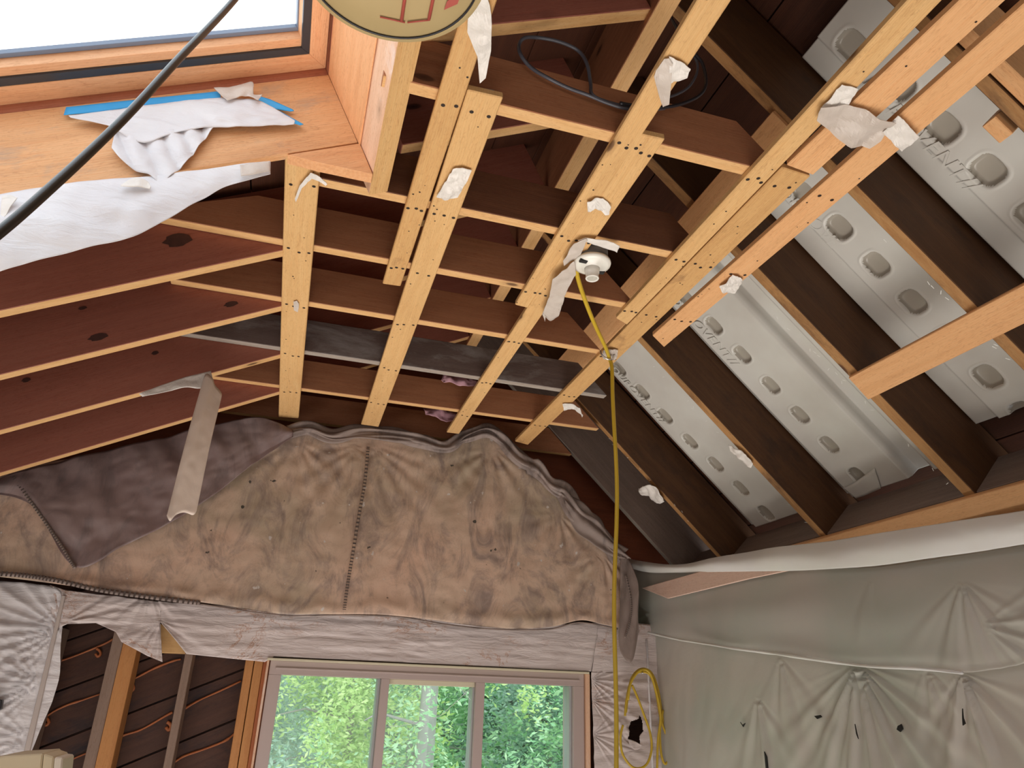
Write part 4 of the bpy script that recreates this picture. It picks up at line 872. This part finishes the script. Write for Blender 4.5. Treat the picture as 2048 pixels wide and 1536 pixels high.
# ================================================================== CORDS AND CABLES
hk = m(pz(1218, 710, .972))
cordp = [m(pz(1150, 500, .99)), m(pz(1154, 548, .975)), m(pz(1170, 600, .962)), m(pz(1190, 650, .955)), m(pz(1212, 697, .962)), hk+Vector((0, 0, -.012))]
z = hk.z-.05; k = 0
down = []
while z > .02:
    down.append(Vector((hk.x+.012*math.sin(z*3.1)+.004*math.sin(z*9)+.003, hk.y+.008*math.sin(z*2.3), z))); z -= .12
cord = tube('extension_cord', spline(cordp+down, 5), .0072, YEL, seg=12); tag(cord, 'yellow extension cord running from the lamp holder over the hook and straight down', 'cord')
tube('tape_wrap', [m(pz(1219, 772, .86))+Vector((0, 0, 0)), m(pz(1219, 772, .86))+Vector((0, 0, -.006))], .001, BLK, cord, 8)
o = tube('cord_hook', spline([hk+Vector(v) for v in ((-.035, 0, .012), (-.03, -.004, -.008), (-.01, -.008, -.022), (.012, -.004, -.018), (.02, 0, -.002), (.03, 0, .012))], 6), .0035, STEEL, seg=8); tag(o, 'small metal hook holding the yellow cord under the dirty strap', 'hook')
tape('clear crumpled tape around the cord hook', [((1205, 700), (1206, 712)), ((1222, 694), (1222, 716)), ((1236, 698), (1234, 710))], sp, TAPET, .01, 40, nv=8)
YC = 2.885
cp = lambda pts, dy=0: [m(pv(x, y, YC-dy)) for x, y in pts]
coil = empty('coiled_cord', m(pv(1282, 1345, YC))); tag(coil, 'yellow extension cord coiled and hung in the corner beside the straight one', 'cord')
loops = [[(1252, 1425), (1256, 1390), (1264, 1355), (1282, 1338), (1302, 1345), (1316, 1380), (1326, 1440), (1340, 1490), (1358, 1545), (1364, 1600)],
         [(1250, 1432), (1253, 1400), (1262, 1362), (1278, 1344), (1300, 1350), (1312, 1385), (1322, 1440), (1336, 1480), (1340, 1510), (1330, 1528), (1322, 1505), (1320, 1460), (1326, 1420)],
         [(1264, 1370), (1275, 1395), (1288, 1430), (1300, 1465), (1303, 1500), (1292, 1530), (1268, 1536), (1246, 1510), (1241, 1475), (1246, 1450)],
         [(1256, 1400), (1262, 1365), (1280, 1341), (1298, 1344), (1310, 1375), (1321, 1430), (1316, 1480), (1314, 1540), (1312, 1600)]]
for i, l in enumerate(loops): tube('cord_loop', spline(cp(l, .012*i), 6), .0058, YEL, coil, 10)
o = tube('nail', [m(pv(1285, 1346, YW)), m(pv(1285, 1346, YC-.06))], .004, STEEL, seg=8); tag(o, 'nail carrying the coiled yellow cord', 'nail')
# black cable from upper left, close to the camera
A = [ray(-260, 640)*.62, ray(-40, 495)*.72, ray(110, 368)*.83, ray(250, 235)*.97, ray(360, 115)*1.12, ray(470, -2)*1.32, ray(560, -120)*1.5]
o = tube('black_cable', spline([m(p*.72) for p in A], 8), .0052, BLK, seg=12); tag(o, 'black cable stretched diagonally in front of the skylight', 'cable')
yc = .985
lp = [(1293, 222), (1254, 214), (1215, 204), (1185, 190), (1181, 166), (1174, 128), (1156, 101), (1117, 83), (1074, 75), (1049, 76), (1038, 90), (1042, 110), (1062, 135), (1098, 157), (1137, 176), (1176, 190), (1215, 206), (1254, 217), (1300, 219), (1330, 216)]
o = tube('grey_cable', spline([m(pv(x, y, yc-.004*(i % 2))) for i, (x, y) in enumerate(lp)], 6), .0045, GRY, seg=10); tag(o, 'loop of grey cable standing up behind the straps near the top', 'cable')
lp = [(1240, 206), (1290, 214), (1335, 214), (1374, 204), (1402, 188), (1412, 165), (1406, 130), (1392, 110), (1372, 88), (1350, 50), (1334, 15), (1330, -40)]
o = tube('black_cable', spline([m(pv(x, y, yc-.012)) for x, y in lp], 6), .0042, BLK, seg=10); tag(o, 'black cable curling behind the folded tape on the long strap', 'cable')
lp = [(1326, 196), (1350, 190), (1376, 175), (1392, 150), (1394, 125), (1380, 100)]
o = tube('grey_cable', spline([m(pv(x, y, yc-.006)) for x, y in lp], 6), .0035, GRY, seg=10); tag(o, 'thin grey cable inside the curl of the black cable', 'cable')
# pink insulation tufts, paper label on the joist
for pts, l in (([((885, 752), (880, 765)), ((920, 752), (915, 772)), ((955, 768), (950, 775))], 'pink insulation tuft above the dark grey joist'),
               ([((845, 820), (850, 832)), ((880, 818), (880, 842)), ((915, 832), (910, 848))], 'pink and silver insulation tuft peeping above the canvas roll')):
    Y_ = 2.40 if 'above the dark' in l else 2.78
    o = sheet('insulation_tuft', pts, lambda x, y: pv(x, y, Y_), crumple(.03, 16), PINK, nu=8, nv=10); tag(o, l, 'insulation')
o = sheet('paper_label', [((963, 176), (963, 187)), ((988, 180), (986, 191))], lambda x, y: pv(x, y, .997), lambda u, v, p: 0, plain('label_paper', (.42, .38, .38), .6), nu=4, nv=4); tag(o, 'small pale paper label stapled on the upper joist', 'label')
# ================================================================== KRAFT PAPER DRUM (top edge)
zk = .62
e1 = pz(803, 91, zk); cK = pz(782, -72, zk); rK = (e1-cK).length*S; KO = m(cK)
kd = empty('paper_drum', KO); tag(kd, 'tan kraft paper drum with red printed lines hanging at the top edge', 'paper drum')
lathe('paper_cover', [(.001, .0), (rK*.55, .0), (rK*.93, .003), (rK*.955, .006), (rK*.985, .004), (rK, .012), (rK*1.005, .03), (rK, .12), (rK*.98, .30), (.001, .31)], KRAFT, kd, 72, KO)
tube('rim_cord', [KO+Vector((rK*.91*math.cos(k*math.pi/36), rK*.91*math.sin(k*math.pi/36), .0015)) for k in range(73)], .0014, BLK, kd, 6)
def kline(a_, b_, wd=.0022):
    P = [m(pz(x, y, zk-.0012)) for x, y in (a_, b_)]; tube('printed_line', [P[0], P[1]], wd, REDP, kd, 6)
kline((818, -60), (803, 42)); kline((878, -60), (858, 38)); kline((760, 34), (810, 45), .001); kline((815, 45), (860, 40), .001)
pts = [m(pz(x, y, zk-.0014)) for x, y in ((888, 20), (894, 3), (925, -20), (915, 8))]
prism('printed_patch', pts, (0, 0, .0006), REDP, kd, 0, units=False)
for dx_ in (-.1, .1): tube('hanger_wire', [KO+Vector((dx_, 0, .3)), KO+Vector((dx_, 0, .62))], .002, STEEL, kd, 6)
# ================================================================== BEIGE BOX (bottom left corner) and black item
bxp = lambda x, y: pv(x, y, 1.55)
o = empty('beige_box', m(bxp(50, 1560))); tag(o, 'beige folded cover poking up at the bottom left corner', 'box')
CR = plain('beige_plastic', (.66, .54, .36), .5); CR2 = plain('beige_plastic_pale', (.74, .64, .52), .5)
prism('front', [bxp(-60, 1526), bxp(8, 1512), bxp(86, 1507), bxp(72, 1640), bxp(-60, 1640)], (0, .12, 0), CR, o, .003)
prism('side', [bxp(87, 1507), bxp(108, 1514), bxp(95, 1640), bxp(74, 1640)], (0, .10, 0), CR, o, .003)
prism('side_wing', [bxp(109, 1514), bxp(126, 1516), bxp(112, 1640), bxp(96, 1640)], (0, .08, 0), CR2, o, .003)
o = prism('black_case', [pv(-40, 1392, 2.88), pv(4, 1400, 2.88), pv(2, 1418, 2.88), pv(-40, 1440, 2.88)], (0, .02, 0), BLK); tag(o, 'black object cut off by the left edge, on the silver plastic', 'object')

# ================================================================== OUTSIDE
hs = prism('hillside', [(x, 12.5, z) for x, z in ((-14, -1.5), (26, -1.5), (26, 5), (-14, 5))], (0, .5, 1.5), plain('far_forest', (.26, .42, .26), .9, nse=(2.2, (.42, .56, .34))), bev=0); tag(hs, kind='structure')
gr = boxm('ground', (-30, 4.2, -1.3), (30, 40, -1.2), GROUND, bev=0); tag(gr, kind='structure')
def leaves(n, cx, cy, cz, rx, ry, rz, size, mat, name='foliage', droop=False, parent=None, zlo=0.2, zhi=4.2):
    vs = []; fs = []; rnd = random.Random(int(cx*100+cy*10))
    clusters = [(rnd.gauss(0, .55), rnd.gauss(0, .5), rnd.uniform(-1, 1)) for _ in range(160)]
    while len(fs) < n:
        c = rnd.choice(clusters); x = cx+rx*(c[0]+rnd.gauss(0, .10)); y = cy+ry*(c[1]+rnd.gauss(0, .15)); z_ = cz+rz*(c[2]+rnd.gauss(0, .06))
        if not zlo < z_ < zhi: c = None; continue
        p = Vector((x, y, z_)); a_ = Vector((rnd.gauss(0, 1), rnd.gauss(0, 1), rnd.gauss(0, .5))).normalized()*size*rnd.uniform(.6, 1.3)
        b_ = a_.cross(Vector((rnd.gauss(0, 1), rnd.gauss(0, 1), rnd.gauss(0, 1)))).normalized()*a_.length*.38
        i = len(vs); vs += [p-a_, p+b_, p+a_, p-b_]; fs.append((i, i+1, i+2, i+3))
    me = bpy.data.meshes.new(name); me.from_pydata(vs, [], fs); me.update(); o = link(name, me, mat, parent); o['kind'] = 'stuff'; return o
def tree(x, y, h, r, mat, lab, n=9000, crown=1.4, size=.06, lean=0):
    t = empty('tree', (x, y, -1.2)); tag(t, lab, 'tree')
    tube('trunk', [(x, y, -1.2), (x+lean*.3, y, 1), (x+lean, y, h)], r, BARK, t, 12, radii=[r*1.15, r, r*.8], rough=.3)
    bmv = []
    for k in range(9):
        z0 = .3+k*.5; s_ = 1 if k % 2 else -1; tube('branch', [(x+lean*.3, y, z0), (x+s_*.5, y-.2, z0+.12), (x+s_*crown*.8, y-.3, z0+.05)], .012, BARK, t, 5, radii=[.02, .012, .005])
    leaves(n, x, y-.1, 1.9, crown, crown*.8, 2.2, size, mat, parent=t); return t
tree(.85, 8.9, 5, .035, LEAFY, 'bright yellow-green tree filling the left window pane', 26000, 1.0, .036)
tree(-.1, 9.6, 5.5, .05, LEAFB, 'blue-green tree at the left edge of the left window pane', 20000, 1.0, .036)
tree(1.50, 8.0, 6, .085, LEAFG, 'tree with the thick pale mossy trunk in the middle window pane', 7000, .8, .034, .05)
tree(3.7, 10.5, 6, .05, LEAFB, 'thin tree with bare branches behind the cracked pane', 16000, .9, .036)
tree(4.5, 9.4, 5, .06, LEAFG, 'leafy green tree filling the right window pane', 26000, 1.1, .036)
tree(5.9, 10.8, 5, .06, LEAFY, 'light green tree at the right edge of the right window pane', 16000, 1.1, .036)
tree(2.0, 11.5, 6, .07, LEAFG, 'background tree behind the gap of the left and middle panes', 20000, 1.4, .05)
bk = leaves(60000, 4, 14.5, 1.8, 5.5, .8, 3.4, .10, LEAFB, 'forest_backdrop', zlo=-1, zhi=6); tag(bk, 'dense blue-green forest behind the single trees', 'forest')
